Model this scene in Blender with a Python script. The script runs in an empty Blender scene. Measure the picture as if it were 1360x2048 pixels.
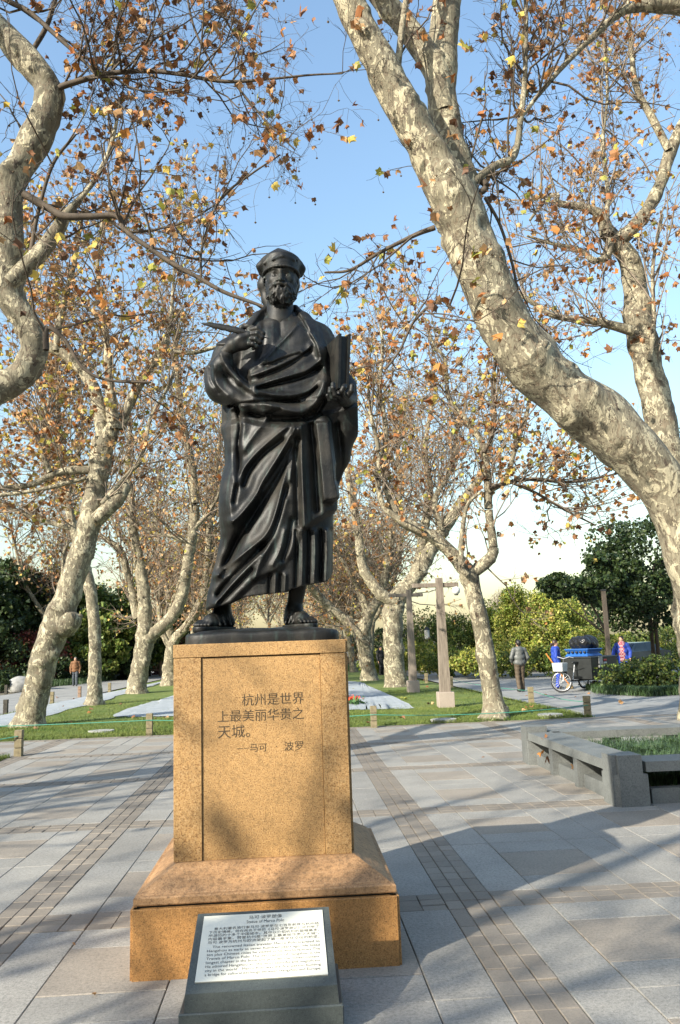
import bpy, math, random
import numpy as np
from mathutils import Vector, Matrix

# ------------------------------------------------------------------ camera
scene = bpy.context.scene
IW, IH, FPX, CAMH = 1360.0, 2048.0, 1600.0, 1.62
YAW, PITCH, ROLL = 0.06434804, 0.16839529, 0.03498572
_f = np.array([math.sin(YAW)*math.cos(PITCH), math.cos(YAW)*math.cos(PITCH), math.sin(PITCH)])
_r = np.array([math.cos(YAW), -math.sin(YAW), 0.0]); _u = np.cross(_r, _f)
CR = math.cos(ROLL)*_r - math.sin(ROLL)*_u
CU = math.sin(ROLL)*_r + math.cos(ROLL)*_u
CF = _f
CPOS = np.array([0.0, 0.0, CAMH])
cam_data = bpy.data.cameras.new('camera')
cam = bpy.data.objects.new('camera', cam_data)
scene.collection.objects.link(cam)
cam.matrix_world = Matrix(((CR[0], CU[0], -CF[0], 0), (CR[1], CU[1], -CF[1], 0), (CR[2], CU[2], -CF[2], CAMH), (0, 0, 0, 1)))
cam_data.sensor_fit = 'VERTICAL'; cam_data.sensor_height = 36.0; cam_data.sensor_width = 24.0
cam_data.lens = FPX/IH*36.0
cam_data.clip_start = 0.05; cam_data.clip_end = 3000
scene.camera = cam

# ------------------------------------------------------------------ light
SUN_EL = math.radians(29.5)
SHX, SHY = 0.77, 0.638                     # ground direction in which shadows fall
world = bpy.data.worlds.new('World'); scene.world = world; world.use_nodes = True
wn = world.node_tree; wn.nodes.clear()
wo = wn.nodes.new('ShaderNodeOutputWorld'); wb = wn.nodes.new('ShaderNodeBackground'); ws = wn.nodes.new('ShaderNodeTexSky')
ws.sky_type = 'NISHITA'; ws.sun_disc = False; ws.sun_elevation = SUN_EL
ws.sun_rotation = math.atan2(-SHX, -SHY)
ws.air_density = 1.75; ws.dust_density = 1.9; ws.ozone_density = 3.8; ws.altitude = 10
wb.inputs['Strength'].default_value = 0.148
wn.links.new(ws.outputs[0], wb.inputs[0]); wn.links.new(wb.outputs[0], wo.inputs[0])
sd = bpy.data.lights.new('sun', 'SUN'); sd.energy = 4.9; sd.angle = math.radians(0.55); sd.color = (1.0, 0.93, 0.80)
so = bpy.data.objects.new('sun', sd); scene.collection.objects.link(so)
so.rotation_euler = Vector((SHX, SHY, -math.tan(SUN_EL))).to_track_quat('-Z', 'Y').to_euler()
so.location = (-20, -16, 15)
scene.view_settings.view_transform = 'Standard'; scene.view_settings.look = 'None'
scene.view_settings.exposure = 1.02; scene.view_settings.gamma = 1.0
scene.view_settings.use_curve_mapping = False
scene.render.engine = 'CYCLES'
scene.cycles.use_denoising = True
scene.cycles.max_bounces = 6; scene.cycles.transparent_max_bounces = 8

# ------------------------------------------------------------------ helpers
def ray(px, py):
    return CF + CR*(px-IW/2)/FPX + CU*(IH/2-py)/FPX
def AT(px, py, Y):
    d = ray(px, py); return CPOS + d*(Y/d[1])
def G(px, py, z=0.0):
    d = ray(px, py); return CPOS + d*((z-CAMH)/d[2])
def project(P):
    d = np.asarray(P, float)-CPOS
    z = d@CF
    return np.stack([IW/2+FPX*(d@CR)/z, IH/2-FPX*(d@CU)/z], -1)

COL = scene.collection
def setp(o, label=None, cat=None, group=None, kind=None):
    if label: o['label'] = label
    if cat: o['category'] = cat
    if group: o['group'] = group
    if kind: o['kind'] = kind
    return o
def thing(name, loc, label, cat, group=None):
    o = bpy.data.objects.new(name, None); COL.objects.link(o)
    o.empty_display_size = 0.1
    o.location = tuple(float(c) for c in loc)
    return setp(o, label, cat, group)
def mesh_data(name, V, F, mat, smooth=False, cols=None):
    V = np.asarray(V, np.float32)
    me = bpy.data.meshes.new(name)
    if isinstance(F, np.ndarray):
        n, k = F.shape
        me.vertices.add(len(V)); me.vertices.foreach_set('co', V.ravel())
        me.loops.add(n*k); me.loops.foreach_set('vertex_index', F.astype(np.int32).ravel())
        me.polygons.add(n); me.polygons.foreach_set('loop_start', np.arange(0, n*k, k, dtype=np.int32))
        me.polygons.foreach_set('loop_total', np.full(n, k, np.int32))
        me.update(calc_edges=True)
    else:
        me.from_pydata(V.tolist(), [], [list(map(int, f)) for f in F]); me.update()
    if cols is not None:
        a = me.color_attributes.new('Col', 'FLOAT_COLOR', 'POINT')
        c = np.ones((len(V), 4), np.float32); c[:, :3] = cols
        a.data.foreach_set('color', c.ravel())
    me.polygons.foreach_set('use_smooth', np.full(len(me.polygons), bool(smooth)))
    if mat: me.materials.append(mat)
    return me
def part(name, V, F, mat, parent=None, smooth=False, cols=None, kind=None):
    V = np.asarray(V, float)
    if parent is not None:
        p = parent; off = np.zeros(3)
        while p is not None: off += np.array(p.location); p = p.parent
        V = V-off
    o = bpy.data.objects.new(name, mesh_data(name, V, F, mat, smooth, cols)); COL.objects.link(o)
    if parent is not None: o.parent = parent
    if kind: o['kind'] = kind
    return o
class MB:
    """collects pieces of ONE mesh"""
    def __init__(s): s.V = []; s.F = []
    def add(s, V, F):
        n = len(s.V); s.V += [tuple(map(float, v)) for v in V]; s.F += [tuple(int(i)+n for i in f) for f in F]; return s
    def box(s, a, b, bev=0.0):
        x0, y0, z0 = a; x1, y1, z1 = b
        if bev <= 0:
            V = [(x0,y0,z0),(x1,y0,z0),(x1,y1,z0),(x0,y1,z0),(x0,y0,z1),(x1,y0,z1),(x1,y1,z1),(x0,y1,z1)]
            return s.add(V, [(0,3,2,1),(4,5,6,7),(0,1,5,4),(1,2,6,5),(2,3,7,6),(3,0,4,7)])
        e = bev
        def ring(i, z): return [(x0+i,y0,z),(x1-i,y0,z),(x1,y0+i,z),(x1,y1-i,z),(x1-i,y1,z),(x0+i,y1,z),(x0,y1-i,z),(x0,y0+i,z)]
        def ins(z): return [(x0+e,y0+e*.6,z),(x1-e,y0+e*.6,z),(x1-e*.6,y0+e,z),(x1-e*.6,y1-e,z),(x1-e,y1-e*.6,z),(x0+e,y1-e*.6,z),(x0+e*.6,y1-e,z),(x0+e*.6,y0+e,z)]
        R = [ins(z0), ring(e*.5, z0+e*.6), ring(e*.5, z1-e*.6), ins(z1)]
        V = sum(R, []); F = [tuple(range(7, -1, -1)), tuple(range(24, 32))]
        for k in range(3):
            for i in range(8):
                j = (i+1) % 8; F.append((k*8+i, k*8+j, k*8+8+j, k*8+8+i))
        return s.add(V, F)
    def tube(s, pts, r, n=8, cap=True):
        pts = np.asarray(pts, float); K = len(pts)
        r = np.full(K, r) if np.isscalar(r) else np.asarray(r, float)
        V, F = tubes(pts[None], r[None], n)
        s.add(V, F.tolist())
        if cap:
            b = len(s.V)-K*n
            s.F.append(tuple(b+i for i in range(n-1, -1, -1))); s.F.append(tuple(b+(K-1)*n+i for i in range(n)))
        return s
    def lathe(s, c, prof, n=16):
        V = []; F = []
        for (r, z) in prof:
            for i in range(n):
                a = 2*math.pi*i/n; V.append((c[0]+r*math.cos(a), c[1]+r*math.sin(a), c[2]+z))
        for k in range(len(prof)-1):
            for i in range(n):
                j = (i+1) % n; F.append((k*n+i, k*n+j, k*n+n+j, k*n+n+i))
        F.append(tuple(range(n-1, -1, -1))); F.append(tuple((len(prof)-1)*n+i for i in range(n)))
        return s.add(V, F)
    def prism(s, poly, z0, z1):
        n = len(poly)
        V = [(p[0], p[1], z0) for p in poly]+[(p[0], p[1], z1) for p in poly]
        F = [tuple(range(n-1, -1, -1)), tuple(range(n, 2*n))]+[(i, (i+1) % n, n+(i+1) % n, n+i) for i in range(n)]
        return s.add(V, F)
    def build(s, name, mat, parent=None, smooth=False, kind=None):
        return part(name, np.array(s.V), s.F, mat, parent, smooth, None, kind)
def tubes(P, R, n=5, ref=None):
    """P (M,K,3), R (M,K) -> verts, quads of M tubes"""
    P = np.asarray(P, float); M, K, _ = P.shape
    T = np.gradient(P, axis=1); T /= np.linalg.norm(T, axis=2, keepdims=True)+1e-9
    A = np.where(np.abs(T[:, :1, 2:3]) > .8, np.array([1., 0, 0]), np.array([0, 0, 1.]))
    A = np.repeat(A, K, 1)
    U = np.cross(A, T); U /= np.linalg.norm(U, axis=2, keepdims=True)+1e-9
    W = np.cross(T, U)
    a = np.arange(n)*2*math.pi/n
    V = P[:, :, None, :]+R[:, :, None, None]*(U[:, :, None, :]*np.cos(a)[None, None, :, None]+W[:, :, None, :]*np.sin(a)[None, None, :, None])
    V = V.reshape(-1, 3)
    m = np.arange(M)[:, None, None]*K*n; k = np.arange(K-1)[None, :, None]*n; i = np.arange(n)[None, None, :]; j = (i+1) % n
    F = np.stack([m+k+i, m+k+j, m+k+n+j, m+k+n+i], -1).reshape(-1, 4)
    return V, F

# ------------------------------------------------------------------ materials
class NT:
    def __init__(s, name):
        s.m = bpy.data.materials.new(name); s.m.use_nodes = True; s.t = s.m.node_tree; s.t.nodes.clear()
        s.out = s.n('ShaderNodeOutputMaterial'); s.b = s.n('ShaderNodeBsdfPrincipled'); s.l(s.b.outputs[0], s.out.inputs[0])
        s.tc = s.n('ShaderNodeTexCoord')
    def n(s, t, **kw):
        x = s.t.nodes.new(t)
        for k, v in kw.items(): setattr(x, k, v)
        return x
    def l(s, a, b): s.t.links.new(a, b)
    def coord(s, scale=(1, 1, 1), kind='Object'):
        mp = s.n('ShaderNodeMapping'); mp.inputs['Scale'].default_value = scale
        s.l(s.tc.outputs[kind], mp.inputs['Vector']); return mp.outputs[0]
    def geo(s, scale=(1, 1, 1)):
        g = s.n('ShaderNodeNewGeometry'); mp = s.n('ShaderNodeMapping'); mp.inputs['Scale'].default_value = scale
        s.l(g.outputs['Position'], mp.inputs['Vector']); return mp.outputs[0]
    def noise(s, vec, scale, detail=4, rough=.55, dist=0.0):
        x = s.n('ShaderNodeTexNoise'); x.inputs['Scale'].default_value = scale; x.inputs['Detail'].default_value = detail
        x.inputs['Roughness'].default_value = rough; x.inputs['Distortion'].default_value = dist
        s.l(vec, x.inputs['Vector']); return x.outputs['Fac']
    def vor(s, vec, scale, out='Distance', feature='F1', rnd=1.0):
        x = s.n('ShaderNodeTexVoronoi'); x.feature = feature; x.inputs['Scale'].default_value = scale; x.inputs['Randomness'].default_value = rnd
        s.l(vec, x.inputs['Vector']); return x.outputs[out]
    def ramp(s, fac, stops, interp='LINEAR'):
        x = s.n('ShaderNodeValToRGB'); cr = x.color_ramp; cr.interpolation = interp
        while len(cr.elements) > 1: cr.elements.remove(cr.elements[-1])
        for i, (p, c) in enumerate(stops):
            e = cr.elements[0] if i == 0 else cr.elements.new(p)
            e.position = p
            if not hasattr(c, '__len__'): c = (c, c, c)
            e.color = (c[0], c[1], c[2], 1)
        s.l(fac, x.inputs[0]); return x.outputs[0]
    def mix(s, fac, a, b, mode='MIX'):
        x = s.n('ShaderNodeMix'); x.data_type = 'RGBA'; x.blend_type = mode
        for sock, v in ((x.inputs[0], fac), (x.inputs[6], a), (x.inputs[7], b)):
            if isinstance(v, (int, float)): sock.default_value = v
            elif isinstance(v, (tuple, list)): sock.default_value = (v[0], v[1], v[2], 1)
            else: s.l(v, sock)
        return x.outputs[2]
    def bump(s, h, strength=.3, dist=.01):
        x = s.n('ShaderNodeBump'); x.inputs['Strength'].default_value = strength; x.inputs['Distance'].default_value = dist
        s.l(h, x.inputs['Height']); s.l(x.outputs[0], s.b.inputs['Normal'])
    def fin(s, col=None, rough=.6, metal=0.0, spec=None):
        if col is not None:
            if isinstance(col, (tuple, list)): s.b.inputs['Base Color'].default_value = (col[0], col[1], col[2], 1)
            else: s.l(col, s.b.inputs['Base Color'])
        if isinstance(rough, (int, float)): s.b.inputs['Roughness'].default_value = rough
        else: s.l(rough, s.b.inputs['Roughness'])
        s.b.inputs['Metallic'].default_value = metal
        if spec is not None: s.b.inputs['Specular IOR Level'].default_value = spec
        return s.m
    def objrand(s):
        return s.n('ShaderNodeObjectInfo').outputs['Random']
def simple(name, c, rough=.6, metal=0.0, var=.25, scale=12, bump=0.0, bscale=40):
    t = NT(name); v = t.geo()
    nz = t.noise(v, scale, 5)
    col = t.ramp(nz, [(.25, [x*(1-var) for x in c]), (.75, [min(1, x*(1+var)) for x in c])])
    if bump > 0: t.bump(t.noise(v, bscale, 4), bump, .01)
    return t.fin(col, rough, metal)
def granite(name, base, dark, light, scale=170, dk=.36, lt=.66, big=.12, rough=.55, bump=.1, objvar=0.0, grain=.18, stain=.25):
    t = NT(name); v = t.geo()
    n1 = t.noise(v, scale, 2, .6)
    col = t.ramp(n1, [(dk-.06, dark), (dk+.04, base), (lt-.04, base), (lt+.06, light)])
    n2 = t.noise(v, 1.7, 5, .6)
    col = t.mix(1.0, col, t.ramp(n2, [(.3, 1-big), (.7, 1+big*.6)]), 'MULTIPLY')
    if objvar > 0:
        col = t.mix(1.0, col, t.ramp(t.objrand(), [(0, 1-objvar), (1, 1.0)]), 'MULTIPLY')
    n3 = t.noise(v, 6, 6, .7)
    col = t.mix(t.ramp(n3, [(.55, 0.0), (.8, .35)]), col, [x*.55 for x in base])
    n4 = t.noise(v, scale*.32, 4, .75)
    col = t.mix(1.0, col, t.ramp(n4, [(.36, 1-grain), (.5, 1.0), (.66, 1+grain*.5)]), 'MULTIPLY')
    n5 = t.noise(v, .55, 7, .72, .8)
    col = t.mix(t.ramp(n5, [(.56, 0.0), (.72, stain)]), col, [x*.5 for x in base])
    t.bump(n1, bump, .004)
    return t.fin(col, rough)
# ------------------------------------------------------------------ ground
rng = np.random.default_rng(7)
M_soil = simple('soil', (.10, .085, .055), .95, 0, .4, 3, .4, 25)
def grass_mat():
    t = NT('lawn_grass'); v = t.geo()
    n1 = t.noise(v, 1.3, 6, .65); n2 = t.noise(v, 60, 3, .7)
    col = t.mix(t.ramp(n1, [(.35, 0.0), (.7, 1.0)]), (.095, .155, .022), (.20, .23, .05))
    col = t.mix(1.0, col, t.ramp(n2, [(.3, .55), (.7, 1.25)]), 'MULTIPLY')
    t.bump(n2, .9, .03)
    return t.fin(col, .9)
M_grass = grass_mat()
def path_mat():
    t = NT('path_stone'); v = t.geo()
    br = t.n('ShaderNodeTexBrick'); br.inputs['Scale'].default_value = 1.0
    br.inputs['Mortar Size'].default_value = .012; br.inputs['Brick Width'].default_value = 1.4; br.inputs['Row Height'].default_value = .7
    br.inputs['Color1'].default_value = (.27, .27, .255, 1); br.inputs['Color2'].default_value = (.235, .235, .225, 1); br.inputs['Mortar'].default_value = (.13, .13, .12, 1)
    t.l(v, br.inputs['Vector'])
    n1 = t.noise(v, .8, 6, .6)
    col = t.mix(1.0, br.outputs['Color'], t.ramp(n1, [(.3, .78), (.7, 1.1)]), 'MULTIPLY')
    t.bump(t.noise(v, 60, 3), .2, .01)
    return t.fin(col, .8)
M_path = path_mat()
M_joint = simple('paving_joint', (.07, .06, .045), .95, 0, .4, 8)
M_slab = granite('grey_granite_slab', (.30, .285, .252), (.165, .158, .145), (.41, .39, .355), 170, .38, .64, .18, .66, .25, .15, .30, .55)
M_tan = granite('tan_granite_slab', (.285, .248, .20), (.18, .15, .12), (.34, .30, .25), 170, .38, .64, .18, .66, .2, .14, .28, .5)
M_brickp = granite('brown_paver', (.265, .228, .182), (.165, .138, .11), (.32, .28, .23), 190, .36, .66, .2, .7, .15, .28, .16, .35)
M_kerb = granite('kerb_granite', (.30, .30, .285), (.18, .18, .18), (.40, .40, .38), 180)

def sheet(name, poly, z, mat, parent=None):
    V = [(p[0], p[1], z) for p in poly]
    return part(name, V, [list(range(len(V)))], mat, parent)
g = sheet('ground', [(-900, -300), (900, -300), (900, 1500), (-900, 1500)], -.09, M_soil); setp(g, kind='structure')
pv = sheet('plaza_paving', [(-13.5, -8), (14, -8), (14, 17.02), (-13.5, 17.02)], -.02, M_joint); setp(pv, kind='structure')

P0, PB = 2.86, .32
def piece_mesh(w, h, mat, name):
    a, c, d = .0025, .006, .004
    def q(i, z): return [(-w/2+i, -h/2+i, z), (w/2-i, -h/2+i, z), (w/2-i, h/2-i, z), (-w/2+i, h/2-i, z)]
    V = q(a, -.03)+q(a, -d)+q(c, 0)
    F = [(8, 9, 10, 11)]
    for k in (0, 4):
        for i in range(4):
            j = (i+1) % 4; F.append((k+i, k+j, k+4+j, k+4+i))
    return mesh_data(name, V, np.array(F), mat)
SUB = 1.27
PT = {'long': (.317, SUB), 'short': (SUB-.634, .317), 'tan': (SUB-.634, SUB-.634), 'brx': (PB/3, SUB/8), 'bry': (SUB/8, PB/3)}
PM = {k: piece_mesh(*v, {'tan': M_tan, 'brx': M_brickp, 'bry': M_brickp}.get(k, M_slab), {'tan': 'paving_slab', 'brx': 'paving_brick', 'bry': 'paving_brick'}.get(k, 'paving_slab')) for k, v in PT.items()}
pieces = []
for i in range(-6, 5):
    fx = 1.25+P0*i
    for j in range(-4, 4):
        fy = 5.58+P0*j
        for a in range(2):
            for b in range(2):
                ox, oy = fx+a*SUB, fy+b*SUB
                w = .317
                pieces += [('long', ox+w/2, oy+SUB/2), ('long', ox+SUB-w/2, oy+SUB/2), ('short', ox+SUB/2, oy+w/2), ('short', ox+SUB/2, oy+SUB-w/2), ('tan', ox+SUB/2, oy+SUB/2)]
        bl = SUB/8
        for k in range(3):
            for m in range(16):
                pieces.append(('brx', fx-PB+PB/6+k*PB/3, fy+bl/2+m*bl))
                pieces.append(('bry', fx+bl/2+m*bl, fy+2*SUB+PB/6+k*PB/3))
            for m in range(2):
                pieces.append(('brx', fx-PB+PB/6+k*PB/3, fy+2*SUB+PB/4+m*PB/2))
def pl_inside(x, y): return x < -4.85 and 6.5 < y < 14.3
pieces = [p for p in pieces if not pl_inside(p[1], p[2]) and -13.4 < p[1] < 13.9 and p[2] < 17.0]
ctr = np.array([(p[1], p[2], 0) for p in pieces])
front = ctr[:, 1] > 2.6
px = np.full((len(pieces), 2), -9999.); px[front] = project(ctr[front])
vis = front & (px[:, 0] > -150) & (px[:, 0] < 1510) & (px[:, 1] < 2250)
dist = np.linalg.norm(ctr-CPOS, axis=1)
area = np.array([PT[p[0]][0]*PT[p[0]][1] for p in pieces])/dist**3
isb = np.array([p[0][:2] == 'br' for p in pieces])
solo = np.zeros(len(pieces), bool)
for cls, cap in ((isb, 300), (~isb, 300)):
    idx = np.where(cls & vis)[0]; idx = idx[np.argsort(-area[idx])][:cap]; solo[idx] = True
rest = {}
for k, p in enumerate(pieces):
    z = float(rng.normal(0, .0012)); rx, ry = rng.normal(0, .0012, 2)
    if p[0][:2] == 'br': rx *= 5; ry *= 5; z *= 1.5
    if solo[k]:
        o = bpy.data.objects.new(PM[p[0]].name.split('.')[0], PM[p[0]]); COL.objects.link(o); o.parent = pv
        o.location = (p[1], p[2], z); o.rotation_euler = (rx, ry, 0)
    else:
        rest.setdefault(p[0], []).append((p[1], p[2], z))
for k, L in rest.items():
    L = np.array(L); me = PM[k]; nv = len(me.vertices)
    v = np.empty(nv*3); me.vertices.foreach_get('co', v); v = v.reshape(-1, 3)
    f = np.array([list(q.vertices) for q in me.polygons])
    V = (v[None]+L[:, None, :]).reshape(-1, 3); F = (f[None]+(np.arange(len(L))*nv)[:, None, None]).reshape(-1, 4)
    part('distant_paving_bricks' if k[:2] == 'br' else 'distant_paving_slabs', V, F, me.materials[0], pv, kind='stuff')

# lawns and paths
LX0, LX1, LY0 = -8.75, 6.33, 17.03
def lawn(name, x0, x1, y0, y1, res=.5):
    nx = max(2, int((x1-x0)/res)); ny = max(2, int((y1-y0)/res))
    X, Y = np.meshgrid(np.linspace(x0, x1, nx+1), np.linspace(y0, y1, ny+1), indexing='ij')
    Z = .03+.012*np.sin(X*1.7+Y*.6)*np.cos(Y*1.1)+.008*np.sin(X*4.1)*np.sin(Y*3.3)
    e = (X <= x0+1e-6) | (X >= x1-1e-6) | (Y <= y0+1e-6) | (Y >= y1-1e-6); Z[e] = -.06
    V = np.stack([X, Y, Z], -1).reshape(-1, 3)
    i, j = np.meshgrid(np.arange(nx), np.arange(ny), indexing='ij'); a = (i*(ny+1)+j).ravel()
    F = np.stack([a, a+ny+1, a+ny+2, a+1], -1)
    o = part(name, V, F, M_grass, None, True); setp(o, kind='structure'); return o
lawn('lawn', LX0, LX1, LY0, 110, .6)
lawn('lawn', -12, -4.78, 6.6, 14.35, .4)
def blades(name, regions, mat, h=(.03, .07), w=.006, lean=.5):
    V = []; 
    for (x0, x1, y0, y1, n, zb) in regions:
        x = rng.uniform(x0, x1, n); y = rng.uniform(y0, y1, n); hh = rng.uniform(*h, n); a = rng.uniform(0, 6.28, n); le = rng.normal(0, lean, (n, 2))*hh[:, None]
        b = np.stack([x, y, np.full(n, zb)], -1); s = np.stack([np.cos(a)*w, np.sin(a)*w, 0*a], -1)
        V.append(np.stack([b-s, b+s, b+np.stack([le[:, 0], le[:, 1], hh], -1)], 1))
    V = np.concatenate(V).reshape(-1, 3)
    return V, np.arange(len(V)).reshape(-1, 3)
V, F = blades('x', [(LX0+.05, LX1-.05, LY0+.03, 21, 52000, .02), (LX0+.1, LX1-.1, 21, 30, 40000, .02), (-6.5, -4.8, 9.5, 14.32, 14000, .02), (LX0, LX1, LY0, LY0+.12, 3500, .0), (-4.9, -4.77, 9, 14.3, 1500, 0)], None)
o = part('grass_blades', V, F, M_grass, None, False); setp(o, 'short green turf covering the lawns behind the pedestal', 'grass', kind='stuff')
po = sheet('path', [(LX1, 17.02), (30, 17.02), (30, 34), (13.2, 50), (12.0, 110), (LX1, 110)], -.012, M_path); setp(po, kind='structure')
po = sheet('path', [(-40, 17.02), (LX0, 17.02), (LX0, 110), (-14.2, 110), (-13.6, 40), (-14.5, 24), (-40, 22)], -.012, M_path); setp(po, kind='structure')

# frost cloths over the flower beds
def cloth_mat():
    t = NT('frost_cloth'); v = t.geo()
    n = t.noise(v, 3, 5); t.bump(n, .5, .05)
    return t.fin(t.ramp(n, [(.3, (.24, .27, .285)), (.7, (.34, .365, .385))]), .9)
M_cloth = cloth_mat()
def cloth(lower, upper, label):
    n = 30
    def rs(L):
        L = np.array([G(*p, .04) for p in L]); t = np.r_[0, np.cumsum(np.linalg.norm(np.diff(L, axis=0), axis=1))]; s = np.linspace(0, t[-1], n)
        return np.stack([np.interp(s, t, L[:, k]) for k in range(3)], -1)
    a, b = rs(lower), rs(upper); m = 9
    u = np.linspace(0, 1, m)[None, :, None]; P = a[:, None]*(1-u)+b[:, None]*u
    P[..., 2] = .062+.012*np.sin(np.pi*u[..., 0])+rng.normal(0, .006, (n, m)); P[:, 0, 2] = .05; P[:, -1, 2] = .05
    P[:, 0, :2] += rng.normal(0, .05, (n, 2)); P[:, -1, :2] += rng.normal(0, .04, (n, 2))
    i, j = np.meshgrid(np.arange(n-1), np.arange(m-1), indexing='ij'); k = (i*m+j).ravel()
    o = part('frost_cloth', P.reshape(-1, 3), np.stack([k, k+m, k+m+1, k+1], -1), M_cloth, None, True)
    setp(o, label, 'cloth', 'pale frost cloths on the lawn')
cloth([(-60, 1468), (0, 1454), (88, 1435), (147, 1416), (200, 1407), (232, 1393), (338, 1363)], [(-60, 1446), (0, 1432), (97, 1409), (174, 1393), (218, 1385), (253, 1378), (335, 1361)], 'long pale frost cloth running past the feet of the leaning plane trees')
cloth([(221, 1434), (345, 1433), (430, 1430)], [(262, 1416), (345, 1392), (430, 1380)], 'pale frost cloth on the grass directly left of the granite pedestal')
cloth([(690, 1420), (760, 1419), (834, 1417)], [(690, 1362), (720, 1364), (745, 1376)], 'pale frost cloth right of the pedestal beside the red flowers')
# a few red flowers at the cloth's edge
M_leafgreen = simple('flower_leaves', (.05, .12, .03), .7, 0, .5, 40)
M_petal = simple('red_petals', (.75, .07, .03), .6, 0, .3, 40)
fl = thing('flower_clump', G(703, 1412), 'small clump of red flowers by the frost cloth', 'flowers')
c = G(703, 1412); n = 240
p = c+rng.normal(0, 1, (n, 3))*[.13, .22, .05]+[0, 0, .12]; d = rng.normal(0, .045, (n, 3, 3))
part('leaves', (p[:, None]+d).reshape(-1, 3), np.arange(3*n).reshape(-1, 3), M_leafgreen, fl, kind='stuff')
n = 60
p = c+rng.normal(0, 1, (n, 3))*[.12, .2, .04]+[0, 0, .22]; d = rng.normal(0, .03, (n, 3, 3))
part('petals', (p[:, None]+d).reshape(-1, 3), np.arange(3*n).reshape(-1, 3), M_petal, fl, kind='stuff')
# ------------------------------------------------------------------ pedestal
M_gold = granite('gold_granite', (.375, .222, .085), (.18, .085, .027), (.47, .31, .15), 150, .42, .60, .2, .48, .06, 0, .26, .4)
M_gold2 = granite('gold_granite_plinth', (.36, .18, .055), (.17, .072, .02), (.46, .27, .11), 150, .42, .62, .25, .5, .06, 0, .3, .5)
M_gold3 = granite('weathered_granite_moulding', (.37, .21, .095), (.21, .11, .045), (.46, .30, .16), 120, .40, .64, .3, .65, .15, 0, .4, .5)
M_dark = simple('dark_gap', (.02, .02, .016), .95)
M_ins = simple('incised_lettering', (.045, .03, .015), .8)
def text_mesh(name, s, size, mat, parent, origin, ux, uy, depth=.001, align='LEFT', sx=1.0, shear=0.0):
    cu = bpy.data.curves.new(name, 'FONT'); cu.body = s; cu.size = size; cu.extrude = depth; cu.align_x = align; cu.resolution_u = 3
    cu.space_line = 1.0; cu.offset = shear
    ob = bpy.data.objects.new(name+'_tmp', cu); COL.objects.link(ob)
    dg = bpy.context.evaluated_depsgraph_get(); dg.update()
    me0 = ob.evaluated_get(dg).to_mesh()
    v = np.empty(len(me0.vertices)*3); me0.vertices.foreach_get('co', v); v = v.reshape(-1, 3)
    f = [list(q.vertices) for q in me0.polygons]
    ob.evaluated_get(dg).to_mesh_clear(); bpy.data.objects.remove(ob); bpy.data.curves.remove(cu)
    return v, f
def put_text(v, origin, ux, uy, sx=1.0):
    ux = np.array(ux, float); uy = np.array(uy, float); uz = np.cross(ux, uy)
    return np.array(origin)+v[:, :1]*sx*ux+v[:, 1:2]*uy+v[:, 2:3]*uz

ped = thing('statue_pedestal', (-.17, 5.11, 0), 'tall golden speckled granite pedestal carved with four lines of dark characters', 'pedestal')
bx0, bx1, by0, by1 = -.86, .525, 4.42, 5.80
b = MB(); b.box((bx0+.012, by0, -.02), (bx1-.012, by0+.05, .338), .004).build('front_facing_slab', M_gold2, ped)
MB().box((bx0, by0+.012, -.02), (bx0+.05, by1-.012, .338), .004).build('side_slab', M_gold2, ped)
MB().box((bx1-.05, by0+.012, -.02), (bx1, by1-.012, .338), .004).build('side_slab', M_gold2, ped)
MB().box((bx0+.05, by1-.05, -.02), (bx1-.05, by1, .338), .004).build('back_slab', M_gold2, ped)
MB().box((bx0+.03, by0+.03, .0), (bx1-.03, by1-.03, .353)).build('core', M_dark, ped)
# stepped moulding, mitred at the corners (profile: inset, height)
prof = [(.018, .350), (.014, .356), (.014, .386), (.020, .392), (.040, .395), (.043, .401), (.075, .424), (.110, .443), (.114, .447), (.150, .466), (.178, .484), (.182, .488), (.206, .500), (.212, .503)]
V = []; F = []
for (i, z) in prof: V += [(bx0+i, by0+i, z), (bx1-i, by0+i, z), (bx1-i, by1-i, z), (bx0+i, by1-i, z)]
for k in range(len(prof)-1):
    for i in range(4):
        j = (i+1) % 4; F.append((k*4+i, k*4+j, k*4+4+j, k*4+4+i))
n = len(V); F += [(3, 2, 1, 0), (n-4, n-3, n-2, n-1)]
part('stepped_moulding', V, F, M_gold3, ped)
# die: stiles, sunk panel, top band, side slabs
dx0, dx1, dy0, dy1, dz0, dz1 = -.672, .305, 4.65, 5.59, .503, 1.67
MB().box((dx0, dy0, dz0), (-.519, dy0+.06, 1.593), .003).build('corner_stile', M_gold, ped)
MB().box((.157, dy0+.001, dz0), (dx1-.004, dy0+.06, 1.592), .003).build('corner_stile', M_gold, ped)
pan = MB().box((-.5175, dy0+.010, dz0), (.1555, dy0+.06, 1.590), .003).build('inscribed_panel', M_gold, ped)
MB().box((dx0-.001, dy0-.003, 1.5955), (dx1, dy0+.06, dz1), .004).build('top_band', M_gold, ped)
MB().box((dx0+.02, dy0+.052, dz0), (dx1-.01, dy1-.02, 1.655)).build('core', M_dark, ped)
for sx in (0, 1):
    xa, xb = (dx0-.010, dx0+.05) if sx == 0 else (dx1-.05, dx1+.012)
    MB().box((xa, dy0+.063, dz0), (xb, dy1, 1.592), .003).build('side_slab', M_gold, ped)
    MB().box((xa-.002, dy0+.062, 1.5955), (xb+.002, dy1+.002, dz1), .003).build('side_band', M_gold, ped)
MB().box((dx0+.05, dy1-.06, dz0), (dx1-.05, dy1+.001, 1.592), .003).build('back_slab', M_gold, ped)
MB().box((dx0+.0525, dy0+.06, 1.60), (dx1-.0525, dy1, dz1-.002)).build('top_slab', M_gold, ped)
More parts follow.
